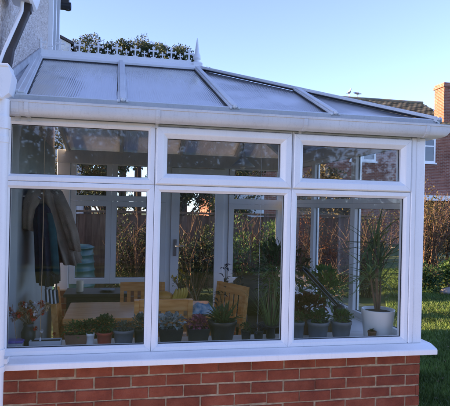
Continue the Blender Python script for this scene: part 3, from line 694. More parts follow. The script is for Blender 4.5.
for sx in (-1,1):
    m = MB(); m.tube([(2.25+sx*.29,2.27,.62),(2.25+sx*.31,2.1,.60),(2.25+sx*.31,1.76,.58),(2.25+sx*.29,1.70,.52),(2.25+sx*.28,1.70,.40)],.03,8); m.build('arm', M['darkwood'], t)
    for yy in (1.72,2.2): m = MB(); m.tube([(2.25+sx*.24,yy,.02),(2.25+sx*.24,yy,.30)],.022,8); m.build('leg', M['darkwood'], t)
# coats on the house wall
t = thing('beige_coat', (.17, 1.0, 1.78), 'beige wool coat hanging on the wall inside the left pane', 'coat')
m = MB(); m.loft([(.13,1.0,1.80,.03,.06),(.14,1.0,1.76,.075,.13),(.15,1.0,1.68,.11,.19),(.19,1.02,1.52,.12,.20),(.235,1.04,1.36,.115,.20),(.28,1.05,1.22,.105,.20),(.31,1.06,1.13,.10,.20)], 90, 9, .22); m.build('coat_body', M['beige'], t)
m = MB(); m.loft([(.135,.99,1.735,.085,.13),(.14,.985,1.77,.075,.11),(.15,.97,1.79,.06,.08),(.15,.97,1.775,.03,.04)], 40, 4, .12); m.tube([(.19,.88,1.76),(.235,.90,1.66),(.25,.93,1.55)],[.02,.03,.012],8); m.build('collar', M['beige'], t)
m = MB(); m.loft([(.075,.84,1.71,.045,.055),(.06,.82,1.62,.055,.065),(.05,.81,1.50,.05,.06),(.055,.80,1.40,.045,.05)], 40, 5, .2); m.build('sleeve', M['beige'], t)
m = MB(); m.loft([(.22,.90,1.70,.05,.05),(.29,.88,1.55,.052,.055),(.35,.87,1.38,.05,.052),(.385,.87,1.24,.040,.043)], 40, 5, .2); m.build('sleeve', M['beige'], t)
m = MB(); m.tube([(-.0,1.0,1.83),(.10,1.0,1.83),(.13,1.0,1.81)], .009, 8); m.sphere((.13,1.0,1.815), .016); m.build('hook', M['steel'], t)
t = thing('dark_jacket', (.16, .78, 1.6), 'navy jacket with teal lining hanging in front of the beige coat', 'jacket')
m = MB(); m.loft([(.13,.84,1.60,.03,.04),(.14,.83,1.56,.055,.08),(.15,.82,1.46,.07,.10),(.17,.82,1.28,.075,.10),(.185,.82,1.10,.08,.10),(.19,.82,.99,.075,.10)], 90, 10, .22, ph=1); m.build('jacket_body', M['navy'], t)
m = MB(); m.loft([(.195,.76,1.53,.02,.02),(.22,.75,1.40,.03,.025),(.24,.75,1.2,.032,.028),(.25,.75,1.08,.03,.028)], 16, 4, .2); m.build('lining', M['teal'], t)
m = MB(); m.tube([(-.0,.80,1.65),(.11,.80,1.65),(.13,.80,1.635)], .009, 8); m.build('hook', M['steel'], t)
# striped bag
t = thing('striped_bag', (.24, .60, .88), 'small blue and white striped bag hanging below the coats', 'bag')
m = MB()
for k in range(7): m.beam((.205+.012*k, .60+.006*k, .985-.003*k), (.215+.012*k, .60+.006*k, .875), .011, .05, (0,1,0), k % 2)
m.build('bag_body', [M['navy'], M['whitepot']], t)
m = MB(); m.tube([(.205,.6,.98),(.20,.61,1.05),(.235,.615,1.09),(.272,.63,1.05),(.277,.635,.965)], .004, 6); m.build('strap', M['navy'], t)
# side cabinet with candle under the back window
t = thing('side_cabinet', (.40, 2.55, .02), 'low dark wooden cabinet by the far window', 'cabinet')
m = MB(); m.chbox((.16, 2.30, .62), (.82, 2.72, .655), .005); m.build('cabinet_top', M['darkwood'], t)
m = MB(); m.box((.19, 2.33, .02), (.79, 2.70, .619)); m.build('cabinet_body', M['darkwood'], t)
for x in (.33, .64): m = MB(); m.box((x-.13, 2.315, .08), (x+.13, 2.329, .58)); d_ = m.build('door', M['darkwood'], t); m = MB(); m.sphere((x+.09*(1 if x<.5 else -1), 2.305, .34), .014); m.build('handle', M['steel'], d_)
m = MB(); m.lathe((.315, 2.45, .655), [(.036,0),(.038,.01),(.038,.115),(.034,.122),(.01,.118),(.003,.118),(.003,.132)], 16); tag(m.build('pillar_candle', M['cream'], origin=(.315,2.45,.655)), 'thick cream pillar candle on the dark cabinet', 'candle')
m = MB(); m.lathe((.60, 2.47, .655), [(.03,0),(.055,.012),(.085,.02),(.088,.024),(.05,.022),(.02,.018)], 20); tag(m.build('dish', M['greypot'], origin=(.6,2.47,.655)), 'shallow grey dish on the dark cabinet', 'dish')
# pendant lamp
t = thing('pendant_lamp', (1.86, 1.5, 2.1), 'cone-shaped grey pendant lamp hanging from the glass roof', 'lamp')
m = MB(); m.lathe((1.86,1.5,1.99), [(.115,0),(.118,.004),(.06,.055),(.03,.085),(.022,.13),(.008,.17),(.006,.17),(.018,.125),(.026,.08),(.055,.05)], 20); m.build('lamp_shade', M['zinc'], t)
m = MB(); m.tube([(1.86,1.5,2.155),(1.86,1.5,2.665)], .004, 6); m.build('cord', M['blackplastic'], t)
m = MB(); m.sphere((1.86,1.5,2.0), .03); m.build('bulb', M['whitepot'], t)
# blind cords
for x, y, z0, z1, lab in ((.235, .16, .715, 2.10, 'thin pale cord hanging inside the left pane'), (1.675, .16, .715, 2.10, 'thin pale cord hanging inside the middle pane')):
    t = thing('blind_cord', (x, y, z1), lab, 'cord', 'cords hanging inside the windows')
    m = MB(); m.tube([(x, y, z1), (x+.002, y, 1.5), (x-.001, y, z0+.02)], .0026 if x < 1 else .0007, 6); m.build('cord', M['tanflower'] if x < 1 else M['upvc_grey'], t)
    m = MB(); m.lathe((x-.001, y, z0), [(.004,0),(.007,.006),(.003,.028)], 8); m.build('toggle', M['upvc_grey'], t)
    m = MB(); m.box((x-.012, .1205, z1-.02), (x+.012, y+.01, z1+.01)); m.build('bracket', M['upvc_grey'], t)

# ------------------------------------------------------------------ plants in pots on the window board
ZB = .7015
def pot(t, x, y, z, r, h, mt, taper=.78, sq=False, rim=True):
    m = MB()
    if z == ZB: z -= .036; h += .036
    if sq:
        a, b = sq
        m.add([(x-a*taper,y-b*taper,z),(x+a*taper,y-b*taper,z),(x+a*taper,y+b*taper,z),(x-a*taper,y+b*taper,z),(x-a,y-b,z+h),(x+a,y-b,z+h),(x+a,y+b,z+h),(x-a,y+b,z+h),
               (x-a*.93,y-b*.9,z+h),(x+a*.93,y-b*.9,z+h),(x+a*.93,y+b*.9,z+h),(x-a*.93,y+b*.9,z+h),(x-a*.9,y-b*.87,z+h*.85),(x+a*.9,y-b*.87,z+h*.85),(x+a*.9,y+b*.87,z+h*.85),(x-a*.9,y+b*.87,z+h*.85)],
              [(3,2,1,0),(0,1,5,4),(1,2,6,5),(2,3,7,6),(3,0,4,7),(4,5,9,8),(5,6,10,9),(6,7,11,10),(7,4,8,11),(8,9,13,12),(9,10,14,13),(10,11,15,14),(11,8,12,15),(12,13,14,15)])
        o = m.build('pot', mt, t, bevel=.003)
        s_ = MB(); s_.box((x-a*.88,y-b*.85,z+h*.8),(x+a*.88,y+b*.85,z+h*.88)); s_.build('soil', M['soil'], t)
    else:
        pr = [(r*taper,0),(r*taper*1.01,.004),(r*.97,h*.82)]
        if rim: pr += [(r*1.03,h*.825),(r*1.05,h*.99),(r*1.04,h)]
        else: pr += [(r*1.0,h*.99)]
        pr += [(r*.93,h),(r*.9,h*.88)]
        m.lathe((x,y,z), pr, 24); m.build('pot', mt, t)
        s_ = MB(); s_.lathe((x,y,z+h*.80), [(r*.86,0),(r*.88,h*.06),(r*.3,h*.1)], 16); s_.build('soil', M['soil'], t)
def bush(c, rx, ry, rz, n, L, Wd, up=.4, mi=0, m=None, stems=8, stemr=.0025, smi=1):
    m = m or MB(); c = Vector(c)
    for k in range(stems):
        a = uni(0,6.28); q = Vector((math.cos(a)*rx*.6, math.sin(a)*ry*.6, rz*uni(.5,1.3)))
        m.tube([c+Vector((q.x*.15,q.y*.15,-rz*.7)), c+q*.5, c+q], [stemr, stemr*.8, stemr*.4], 5, smi, caps=False)
    for k in range(n):
        d = Vector((random.gauss(0,1), random.gauss(0,1), random.gauss(0,1)+up)).normalized(); rr = U01()**.45
        p = c + Vector((d.x*rx*rr, d.y*ry*rr, d.z*rz*rr))
        dd = (d + Vector((uni(-.7,.7),uni(-.7,.7),uni(-.4,.7)))).normalized()
        s = uni(.7,1.25); m.leaf(p, dd, (uni(-.5,.5),uni(-.5,.5),1), L*s, Wd*s, mi, .3)
    return m
def litter(t, x, y, n, sx, sy):
    # dead leaves and crumbs of soil dropped round the pots
    m = MB()
    for k in range(n): m.leaf((x+uni(-sx,sx), y+uni(-sy,sy), .6645+uni(0,.004)), (uni(-1,1),uni(-1,1),.05), (uni(-.2,.2),uni(-.2,.2),1), uni(.012,.03), uni(.008,.016), 0, .6)
    m.build('dead_leaves', M['leaf_russet'], t)
def potplant(name, x, y, r, h, mt, label, cat='potted plant', sq=False, z=ZB, taper=.78, rim=True, group='pot plants along the window board'):
    t = thing(name, (x,y,z), label, cat, group); pot(t, x, y, z, r, h, mt, taper, sq, rim); return t
G2 = lambda a: [M[a], M['twig']]
# left corner: vase of dried flowers, tub, grey box
t = thing('flower_vase', (.155, .20, ZB), 'black vase of dried red, orange and tan flowers in the left corner', 'vase')
m = MB(); m.lathe((.155,.2,ZB), [(.03,-.036),(.042,-.01),(.045,.07),(.03,.105),(.036,.125),(.03,.125),(.026,.10)], 20); m.build('vase', M['blackplastic'], t)
m = MB()
for k in range(34):
    a = uni(0,6.28); rr = uni(.02,.115); p = Vector((.15+rr*math.cos(a)*1.05, .2+rr*math.sin(a)*.7, ZB+uni(.16,.245))); mi = random.choice([0,0,1,2,2,3])
    m.tube([(.155,.2,ZB+.11), (.155+(p.x-.155)*.4, .2+(p.y-.2)*.4, ZB+.15), p], .0016, 5, 4, caps=False)
    R_ = uni(.018,.032)
    for j in range(26):
        d = Vector((random.gauss(0,1),random.gauss(0,1),random.gauss(0,1))).normalized(); m.leaf(p, d, (0.1,.2,1), R_*1.2, R_*.7, mi, .3)
m.build('flowers', [M['redflower'],M['orangeflower'],M['tanflower'],M['whiteflower'],M['twig']], t)
m = MB(); m.tube([(.09,.17,ZB+.02),(.065,.20,ZB+.16),(.05,.22,ZB+.245)], [.0035,.003,.002], 6)
tag(m.build('plant_cane', M['tanflower'], origin=(.08,.2,ZB)), 'short bamboo cane leaning in the left corner', 'cane')
t = thing('plastic_tub', (.085,.14,ZB), 'small violet-lidded clear plastic tub in the left corner', 'tub')
m = MB(); m.chbox((.045,.11,ZB-.036),(.135,.18,ZB+.018),.004); m.build('tub', M['zinc'], t); m = MB(); m.chbox((.041,.106,ZB+.0185),(.139,.184,ZB+.034),.004); m.build('lid', M['purple'], t)
t = thing('metal_planter', (.27,.15,ZB), 'pale grey metal planter box with a red rose on the left board', 'planter'); pot(t,.27,.15,ZB,0,.028,M['zinc'],.97,(.098,.04))
m = MB()
for (x,y,mi) in ((.155+.03,.15,0),(.225,.145,1),(.30,.15,2)):
    p = Vector((x+.02,y,ZB+(.10 if mi==0 else .085 if mi==1 else .065))); m.tube([(x+.02,y,ZB+.04),p], .002, 5, 3, caps=False)
    for j in range(30): d = Vector((random.gauss(0,1),random.gauss(0,1),random.gauss(0,1))).normalized(); m.leaf(p,d,(.1,.2,1),.02 if mi==0 else .014,.014,mi,.4)
m.build('flowers', [M['redflower'],M['whiteflower'],M['redflower'],M['twig']], t)
t = potplant('herb_trough', .455, .20, 0, .05, M['brownpot'], 'brown trough of bright green bushy herb beside the grey planter', sq=(.075,.045))
bush((.455,.2,ZB+.075), .085,.05,.05, 260, .026,.016, m=None).build('foliage', G2('leaf_mid'), t)
t = potplant('ivy_pot', .545, .17, .027, .058, M['whitepot'], 'small white pot of trailing dark leaves left of the red pot')
bush((.535,.18,ZB+.095), .045,.04,.05, 150, .024,.018).build('foliage', G2('leaf_dark'), t)
t = potplant('geranium_pot', .635, .19, .052, .06, M['redpot'], 'red pot of dark green leafy plant in the left pane')
bush((.635,.19,ZB+.105), .065,.05,.055, 240, .03,.024).build('foliage', G2('leaf_dark'), t)
t = potplant('heather_pot', .76, .20, .07, .072, M['greypot'], 'slate grey pot of low grey-green heather in the left pane')
bush((.76,.2,ZB+.085), .08,.06,.035, 380, .018,.007).build('foliage', G2('leaf_grey'), t)
t = potplant('sedum_pot', .865, .20, .038, .075, M['blackplastic'], 'black pot of upright grey-green leaves against the first mullion')
bush((.865,.2,ZB+.115), .045,.04,.05, 200, .026,.014).build('foliage', G2('leaf_grey'), t)
# middle pane
t = potplant('cyclamen_trough', 1.075, .22, 0, .07, M['blackplastic'], 'black trough of silvery white-leaved cyclamen in the middle pane', sq=(.085,.05))
bush((1.075,.22,ZB+.105), .085,.055,.045, 170, .038,.032).build('foliage', G2('leaf_silver'), t)
t = potplant('heuchera_trough', 1.265, .22, 0, .065, M['blackplastic'], 'black trough of dark pink leaves beside the silvery cyclamen', sq=(.078,.05))
bush((1.265,.22,ZB+.095), .08,.05,.045, 300, .026,.018).build('foliage', [M['pinkflower'], M['twig']], t)
t = potplant('cactus_bowl', 1.435, .21, .098, .115, M['blackplastic'], 'large black bowl of upright dark green fleshy leaves in the middle pane', taper=.70)
m = MB()
for k in range(44):
    a = uni(0,6.28); el = uni(.5,1.4); d = Vector((math.cos(a)*math.cos(el), math.sin(a)*math.cos(el)*.8, math.sin(el)))
    m.strap((1.435+.03*math.cos(a), .21+.03*math.sin(a), ZB+.10), d, uni(.09,.18), .026, uni(.2,.9), 5)
bush((1.435,.21,ZB+.14), .08,.06,.05, 120, .03,.014, m=m)
m.build('foliage', G2('leaf_dark'), t)
for x, y, r, lab, lm in ((1.60,.19,.036,'small black pot of dark low leaves right of the big black bowl','leaf_dark'), (1.685,.17,.034,'small black pot of purple-leaved seedling left of the plant stand','purpleleaf')):
    t = potplant('seedling_pot', x, y, r, .05, M['blackplastic'], lab); bush((x,y,ZB+.062), .045,.04,.025, 90, .022,.012).build('foliage', G2(lm), t)
t = thing('bamboo_palm', (1.82,.28,ZB), 'tall grassy palm in a dark saucer bowl beside the second mullion', 'potted plant', 'pot plants along the window board')
m = MB(); m.lathe((1.80,.26,ZB), [(.03,-.036),(.035,-.02),(.028,.03),(.04,.05),(.092,.062),(.095,.07),(.085,.07),(.03,.056)], 24); m.build('pot', M['blackplastic'], t)
m = MB()
for k in range(60):
    a = uni(0,6.28); el = uni(1.0,1.5); d = Vector((math.cos(a)*math.cos(el), math.sin(a)*math.cos(el), math.sin(el)))
    m.strap((1.80+.04*math.cos(a), .26+.04*math.sin(a), ZB+.065), d, uni(.16,.33), .008, uni(.3,1.1), 6)
for k in range(5):
    sx = 1.80+uni(-.03,.03); sy=.26+uni(-.03,.03); zt = ZB+uni(.36,.50); m.tube([(sx,sy,ZB+.065),(sx+uni(-.02,.02),sy,(ZB+zt)/2),(sx+uni(-.03,.02),sy,zt)], [.004,.0035,.003], 6, 1)
    for j in range(15):
        a = uni(0,6.28); el = uni(-.2,1.1); d = Vector((math.cos(a)*math.cos(el), math.sin(a)*math.cos(el), math.sin(el))); m.strap((sx,sy,zt-uni(0,.12)), d, uni(.08,.15), .016, uni(.6,1.6), 5)
m.build('foliage', G2('leaf_light'), t)
# dark-leaved plant standing on the floor beyond the table
t = thing('purple_plant', (1.72,1.25,.02), 'tall dark purple-leaved plant on the floor behind the turned chair', 'potted plant'); pot(t,1.72,1.30,.02,.13,.26,M['brownpot'])
m = MB()
for k in range(9):
    a = uni(0,6.28); top = Vector((1.72+uni(-.12,.10),1.30+uni(-.1,.1),uni(.8,1.14))); m.tube([(1.72,1.30,.24),(1.72+(top.x-1.72)*.4,1.3,.6),top],[.006,.005,.003],6,1)
    for j in range(18):
        a = uni(0,6.28); m.leaf(top-Vector((0,0,uni(0,.32))),(math.cos(a),math.sin(a),uni(-.2,.9)),(0,0,1),uni(.06,.11),.03,0,.4)
m.build('foliage', [M['purpleleaf'],M['twig']], t)
# yellow flowers on the back sill
t = thing('yellow_flowers', (1.27,1.33,.735), 'jug of small yellow flowers at the far side of the table', 'flowers')
m = MB(); m.lathe((1.27,1.33,.735), [(.03,0),(.04,.03),(.036,.08),(.028,.10),(.033,.12),(.026,.12)], 18); m.build('jug', M['greypot'], t)
m = MB()
for k in range(20):
    a = uni(0,6.28); rr=uni(0,.085); p = Vector((1.25+rr*math.cos(a),1.33+rr*math.sin(a),.735+uni(.21,.30))); m.tube([(1.27,1.33,.845),p],.0016,5,1,caps=False)
    for j in range(12): d = Vector((random.gauss(0,1),random.gauss(0,1),random.gauss(0,1))).normalized(); m.leaf(p,d,(.1,.2,1),.016,.011,0,.3)
bush((1.26,1.33,.735+.17),.06,.06,.06,70,.03,.012,m=m,mi=2,stems=0)
m.build('flowers', [M['yellowflower'],M['twig'],M['leaf_mid']], t)
# right pane
for x, r, lab, lm, Ls in ((1.985,.045,'slate grey pot of fine ferny leaves next to the second mullion','leaf_mid',(.022,.009)), (2.135,.078,'slate grey pot of tall mixed leaves, middle of the three grey pots','leaf_dark',(.034,.016)), (2.315,.074,'slate grey pot of low rosettes, nearest the white pot','leaf_mid',(.03,.012))):
    t = potplant('grey_plant_pot', x, .20, r, .095, M['greypot'], lab)
    bush((x,.2,ZB+.125), r*1.0, r*.8, .04, int(2400*r)+60, *Ls).build('foliage', G2(lm), t)
t = thing('russet_plant', (2.13,.42,ZB), 'russet-leaved bushy plant behind the grey pots', 'potted plant', 'pot plants along the window board')
pot(t,2.11,.36,ZB,.04,.08,M['brownpot'])
bush((2.13,.42,ZB+.16), .13,.08,.075, 330, .05,.03).build('foliage', [M['leaf_russet'],M['twig']], t)
for (x,y,zt,rx,rz,lab,lm) in ((2.03,.95,1.12,.17,.24,'dark fern filling the corner behind the second mullion','leaf_dark'),(2.42,.80,.98,.17,.17,'dark bushy plant on the floor behind the tripod','leaf_mid'),(2.30,1.35,1.05,.2,.22,'olive shrub in a brown pot near the right-hand glazing','leaf_olive')):
    t = thing('floor_plant', (x,y,.02), lab, 'potted plant', 'plants standing on the conservatory floor'); pot(t,x,y,.02,.13,.27,M['brownpot'])
    m = MB(); m.tube([(x,y,.25),(x+.01,y,zt-.3),(x,y,zt)],[.014,.011,.006],7,1)
    bush((x,y,zt-.05), rx,rx,rz, 420, .065,.026, m=m, stems=14, stemr=.004); m.build('foliage', G2(lm), t)
t = thing('folded_tripod', (2.25,.50,.66), 'folded black tripod leaning diagonally behind the grey pots', 'tripod')
for k,(dx,dz) in enumerate(((0,0),(.035,.012),(.018,.03))):
    m = MB(); m.tube([(2.115+dx,.50+.02*k,1.135+dz*.5),(2.26+dx,.49+.02*k,.985+dz*.4)],.0085,8); m.tube([(2.26+dx,.49+.02*k,.985+dz*.4),(2.40+dx*.8,.48+.02*k,.845+dz*.3)],.0065,8,mi=1); m.build('leg', [M['blackplastic'],M['blackplastic']], t)
m = MB(); m.sphere((2.43,.49,.825),.045,12,8,sc=(1.2,1,.8)); m.box((2.40,.46,.70),(2.50,.54,.80)); m.build('tripod_head', M['blackplastic'], t)
# dracaena
t = thing('dracaena', (2.60,.22,ZB), 'tall spiky dracaena in a large white pot by the right corner', 'potted plant', 'pot plants along the window board')
m = MB(); m.lathe((2.61,.215,ZB), [(.094,-.036),(.099,-.03),(.122,.165),(.123,.172),(.112,.172),(.108,.15)], 32); m.build('pot', M['whitepot'], t)
m = MB(); m.lathe((2.61,.215,ZB+.14), [(.10,0),(.105,.012),(.03,.02)], 16); m.build('soil', M['soil'], t)
m = MB()
heads = [((2.585,.24,1.37),(0,0,1)), ((2.54,.22,1.15),(-.35,0,1)), ((2.65,.26,1.10),(.2,.1,1)), ((2.60,.21,1.25),(.1,-.3,1))]
for (h,ax) in heads:
    m.tube([(2.61+uni(-.015,.015),.215,ZB+.14),(2.6+(h[0]-2.6)*.5,.215,(ZB+h[2])/2+.05),h],[.009,.008,.007],7,1)
    for j in range(22):
        a = uni(0,6.28); el = uni(-.3,1.35); d = Vector((math.cos(a)*math.cos(el), math.sin(a)*math.cos(el)*.75, math.sin(el)))+Vector(ax)*.15
        m.strap((h[0],h[1],h[2]-uni(0,.09)), d, uni(.24,.36), uni(.017,.024), uni(.2,1.0), 8)
m.build('foliage', G2('leaf_light'), t)
litter(t, 2.45, .16, 16, .12, .06)
t = potplant('haworthia_pot', 2.515, .115, .03, .035, M['brownpot'], 'tiny brown pot of stubby leaves in front of the white pot')
m = MB()
for k in range(26):
    a = uni(0,6.28); m.strap((2.515,.115,ZB+.03),(math.cos(a),math.sin(a),uni(.5,1.6)),uni(.02,.035),.009,.2,3)
m.build('foliage', G2('leaf_olive'), t)

# ------------------------------------------------------------------ garden: fence, shrubs, water butt
t = thing('garden_fence', (1.5, 6.3, 0), 'weathered brown close-board fence along the back of the garden', 'fence')
x = -3.0; m = MB()
while x < 5.7:
    w = uni(.11,.13); z = 1.42 + uni(-.008,.008); m.box((x, 6.395+uni(0,.014), .04), (x+w+.008, 6.42, z)); x += w
m.build('boards', M['fence'], t)
m = MB(); m.box((-3.0, 6.36, 1.445), (5.75, 6.47, 1.485)); m.build('capping', M['fence'], t)
for k in range(5): m = MB(); m.box((-3.0+2*k-.05, 6.425, 0), (-3.0+2*k+.05, 6.52, 1.44)); m.build('post', M['fence'], t)
t = thing('water_butt', (.07, 4.6, 0), 'teal green ribbed water butt by the garden fence', 'water butt')
bx, by = .07, 4.6; m = MB(); pr = [(.255,0),(.27,.02)]
for k in range(8):
    z = .05+.112*k; e = .009*(3.5-abs(k-3.5)); pr += [(.278+e, z), (.290+e, z+.015), (.290+e, z+.03), (.278+e, z+.045)]
pr += [(.275,.945)]; m.lathe((bx,by,0), pr, 32); m.build('barrel', M['butt'], t)
m = MB(); m.lathe((bx,by,.946), [(.292,0),(.295,.02),(.24,.045),(.06,.055)], 32); m.build('lid', M['butt'], t)
m = MB(); m.tube([(bx,by-.29,.22),(bx,by-.35,.22),(bx,by-.365,.19)],.016,8); m.build('tap', M['blackplastic'], t)

def shrub(name, x, y, rx, ry, h, n, L, Wd, lm, label, cat='shrub', group='shrubs in the back garden', clumps=9, twig=22, low=.15):
    t = thing(name, (x,y,-.02), label, cat, group)
    s_ = MB()
    for k in range(twig):
        a = uni(0,6.28); rr = U01()**.5; p = Vector((x+rx*rr*math.cos(a), y+ry*rr*math.sin(a), h*uni(.55,1.05)*(1-.25*rr)))
        b = Vector((x+uni(-.1,.1), y+uni(-.1,.1), -.02)); md = b.lerp(p,.5)+Vector((uni(-.1,.1),uni(-.1,.1),.05*h)); s_.tube([b,md,p],[.014,.009,.003],5,caps=False)
        for j in range(3): q = md.lerp(p,uni(.1,.9)); s_.tube([q,q+Vector((uni(-.25,.25),uni(-.25,.25),uni(.05,.4)))],[.005,.002],4,caps=False)
    s_.build('stems', M['twig'], t)
    f = MB(); cs = []
    for k in range(clumps):
        a = uni(0,6.28); rr = U01()**.5; cs.append((Vector((x+rx*.75*rr*math.cos(a), y+ry*.75*rr*math.sin(a), h*(low+uni(0,.9-low)*(1-.3*rr)))), uni(.28,.5)))
    for k in range(n):
        c, cr = random.choice(cs); d = Vector((random.gauss(0,1),random.gauss(0,1),random.gauss(0,1))).normalized(); rr = U01()**.4*cr
        p = c + Vector((d.x*rx*rr*1.2, d.y*ry*rr*1.2, d.z*h*rr*.6))
        if p.z < 0: p.z = uni(0,.1)
        f.leaf(p, d+Vector((uni(-.8,.8),uni(-.8,.8),uni(-.6,.6))), (uni(-1,1),uni(-1,1),1), L*uni(.6,1.3), Wd*uni(.6,1.3), 0, .3)
    f.build('leaves', M[lm], t)
    return t
shrub('shrub', 1.0, 5.6, .45,.4, 1.55, 2600, .06,.035, 'leaf_ever', 'dark glossy shrub right of the water butt')
shrub('shrub', 1.95, 5.4, .6,.45, 1.6, 3000, .07,.03, 'leaf_ever', 'dark green shrub seen through the glazed door')
shrub('shrub', 3.0, 5.6, .65,.5, 1.65, 3200, .06,.03, 'leaf_mid', 'mid green shrub in front of the fence, beyond the middle pane')
shrub('shrub', 4.2, 5.5, .6,.5, 1.6, 2800, .05,.025, 'leaf_russet', 'russet shrub beyond the right-hand glazing')
shrub('shrub', 3.7, 3.9, .35,.35, .85, 900, .05,.02, 'leaf_mid', 'low green shrub close outside the right-hand glazing')
shrub('shrub', 5.3, 5.6, .6,.5, 1.8, 2600, .05,.025, 'leaf_olive', 'olive shrub glimpsed behind the dracaena')
shrub('shrub', -.35, 5.9, .4,.35, 1.25, 1200, .05,.03, 'leaf_olive', 'straggly shrub left of the water butt')
shrub('shade_hedge', -3.1,6.2,.5,3.2,2.6,5000,.09,.05,'leaf_ever','unseen evergreen hedge added on the left to shade the garden from low sun','hedge',None,clumps=60,twig=30,low=.05)  # out of view, added to keep low sun off the shrubs and lawn
# right-hand border
shrub('border_shrub', 7.2, 6.8, .65,.5, 2.2, 3600, .055,.03, 'leaf_gold', 'tall golden brown shrub just right of the corner post', group='shrubs in the right-hand border', clumps=26, twig=90, low=.12)
shrub('border_shrub', 8.05, 6.9, .6,.5, 2.3, 3200, .05,.026, 'leaf_olive', 'tall olive twiggy shrub at the right edge of the photo', group='shrubs in the right-hand border', clumps=24, twig=80, low=.12)
shrub('border_shrub', 6.65, 6.1, .45,.3, .62, 1500, .06,.04, 'leaf_dark', 'low dark ivy mound at the foot of the golden shrub', group='shrubs in the right-hand border', twig=6)
shrub('border_shrub', 7.45, 6.2, .5,.3, .68, 1700, .06,.04, 'leaf_mid', 'low green ivy mound at the right edge behind the rock', group='shrubs in the right-hand border', twig=6)
m = MB(); vs=[]
m.sphere((7.08,5.82,.03),.13,14,9,sc=(1.3,.9,.62)); m.v = [(p[0]+.02*noise.noise(Vector(p)*9),p[1],p[2]+.03*noise.noise(Vector(p)*7+Vector((3,1,2)))) for p in m.v]
tag(m.build('rock', M['stone'], origin=(7.08,5.82,-.02)), 'pale rounded rock on the lawn in front of the ivy', 'rock')

# ------------------------------------------------------------------ trees
def tree(name, x, y, h, trunk_h, rad, lm, n, L, label, group=None, clumps=34, cr=.42, sparse=0.0):
    """tapered trunk, limbs that reach for leaf clumps scattered through an uneven crown"""
    t = thing(name, (x,y,-.02), label, 'tree', group); m = MB(); r0 = h*.014+.03
    top = Vector((x+uni(-.1,.1), y, h*.86)); base = Vector((x,y,-.05)); kink = Vector((x+uni(-.12,.12), y+uni(-.1,.1), trunk_h))
    spine = [base, base.lerp(kink,.5), kink, kink.lerp(top,.5)+Vector((uni(-.15,.15),0,0)), top]
    m.tube(spine, [r0*1.35, r0, r0*.85, r0*.45, r0*.12], 10)
    cs = []; cz = (h+trunk_h)/2; hz = (h-trunk_h)/2
    for k in range(clumps):
        d = Vector((random.gauss(0,1),random.gauss(0,1),random.gauss(0,1))).normalized(); rr = uni(.35,1.0)
        c = Vector((x+d.x*rad*rr, y+d.y*rad*rr, cz+d.z*hz*rr)); cs.append((c, cr*uni(.6,1.3)*rad*.6))
        zj = max(trunk_h*.9, c.z-uni(.4,1.0)*hz*.8); tt = min(1,max(0,(zj-trunk_h)/(top.z-trunk_h))); j = kink.lerp(top, tt)
        md = j.lerp(c,.55)+Vector((uni(-.1,.1),uni(-.1,.1),uni(-.05,.15)))*rad
        rb_ = r0*.34*(1-.6*tt)
        m.tube([j,md,c],[rb_,rb_*.6,rb_*.2],6,caps=False)
        for q in range(5):
            p = md.lerp(c,uni(.2,1)); e = c+Vector((random.gauss(0,1),random.gauss(0,1),random.gauss(0,1)))*cr*rad*.5; m.tube([p,p.lerp(e,.5)+Vector((0,0,.05)),e],[rb_*.3,rb_*.2,rb_*.08],4,caps=False)
    m.build('trunk', M['bark'], t)
    f = MB()
    for k in range(n):
        c, q = random.choice(cs); d = Vector((random.gauss(0,1),random.gauss(0,1),random.gauss(0,1))).normalized()
        p = c + d*q*(U01()**.45)*(1+.35*noise.noise(c*3+d*2)); 
        if sparse and noise.noise(p*2.1) < -.5+sparse: continue
        f.leaf(p, d+Vector((random.gauss(0,.7),random.gauss(0,.7),random.gauss(0,.7))), (uni(-1,1),uni(-1,1),uni(-1,1)), L*uni(.6,1.4), L*.6*uni(.6,1.4), 0, .3)
    f.build('crown', M[lm], t); return t
for (x,y,h,r,lab) in ((-.75,22.0,9.35,1.15,'round green tree beyond the roof ridge, leftmost of the row'),(.05,22.9,9.5,1.15,'bushy green tree beyond the ridge, second from the left of the row'),(.85,22.0,9.45,1.15,'green tree beyond the ridge between the bushy tree and the tallest one'),(1.6,22.8,9.8,1.2,'tallest green tree of the row beyond the middle of the ridge'),(2.35,22.0,9.5,1.15,'broad green tree beyond the ridge just right of the tallest'),(3.05,22.7,9.5,1.15,'leafy green tree beyond the ridge, second left of the finial'),(3.8,22.1,9.25,1.0,'green tree beyond the ridge just left of the finial')):
    tree('garden_tree', x, y, h, 7.0, r, 'leaf_ever', 15000, .085, lab, 'trees beyond the roof ridge', clumps=40, cr=.5)
# trees and fence on the photographer's side, mirrored in the window glass
for i,(x,y,h,lm,lab) in enumerate(((-6.5,-13,3.9,'leaf_pink','pinkish budding tree mirrored in the left panes'),(.4,-14,3.5,'leaf_gold','golden brown tree mirrored behind the photographer'),(6.2,-13.5,3.9,'leaf_olive','olive tree mirrored in the right panes'))):
    tree('mirrored_tree', x, y, h, 1.2, 1.7, lm, 9000, .06, lab, 'trees on the photographer side', clumps=80, cr=.34, sparse=.2)
for (x,y,h,lm,r,lab) in ((-1.6,10.5,4.3,'leaf_gold',1.1,'golden tree behind the fence, seen in the left upper pane'),(.3,11.5,4.4,'leaf_ever',1.2,'dark tree behind the fence, beyond the door'),(2.2,10.8,4.0,'leaf_olive',1.1,'olive tree behind the fence, in the middle pane'),(4.2,12.5,3.6,'leaf_ever',1.0,'dark low tree behind the fence before the brick house'),(6.3,10.2,3.0,'leaf_gold',.9,'small golden tree beside the fence end')):
    tree('boundary_tree', x, y, h, .9, r, lm, 4200, .10, lab, 'trees behind the garden fence', clumps=42, cr=.42)
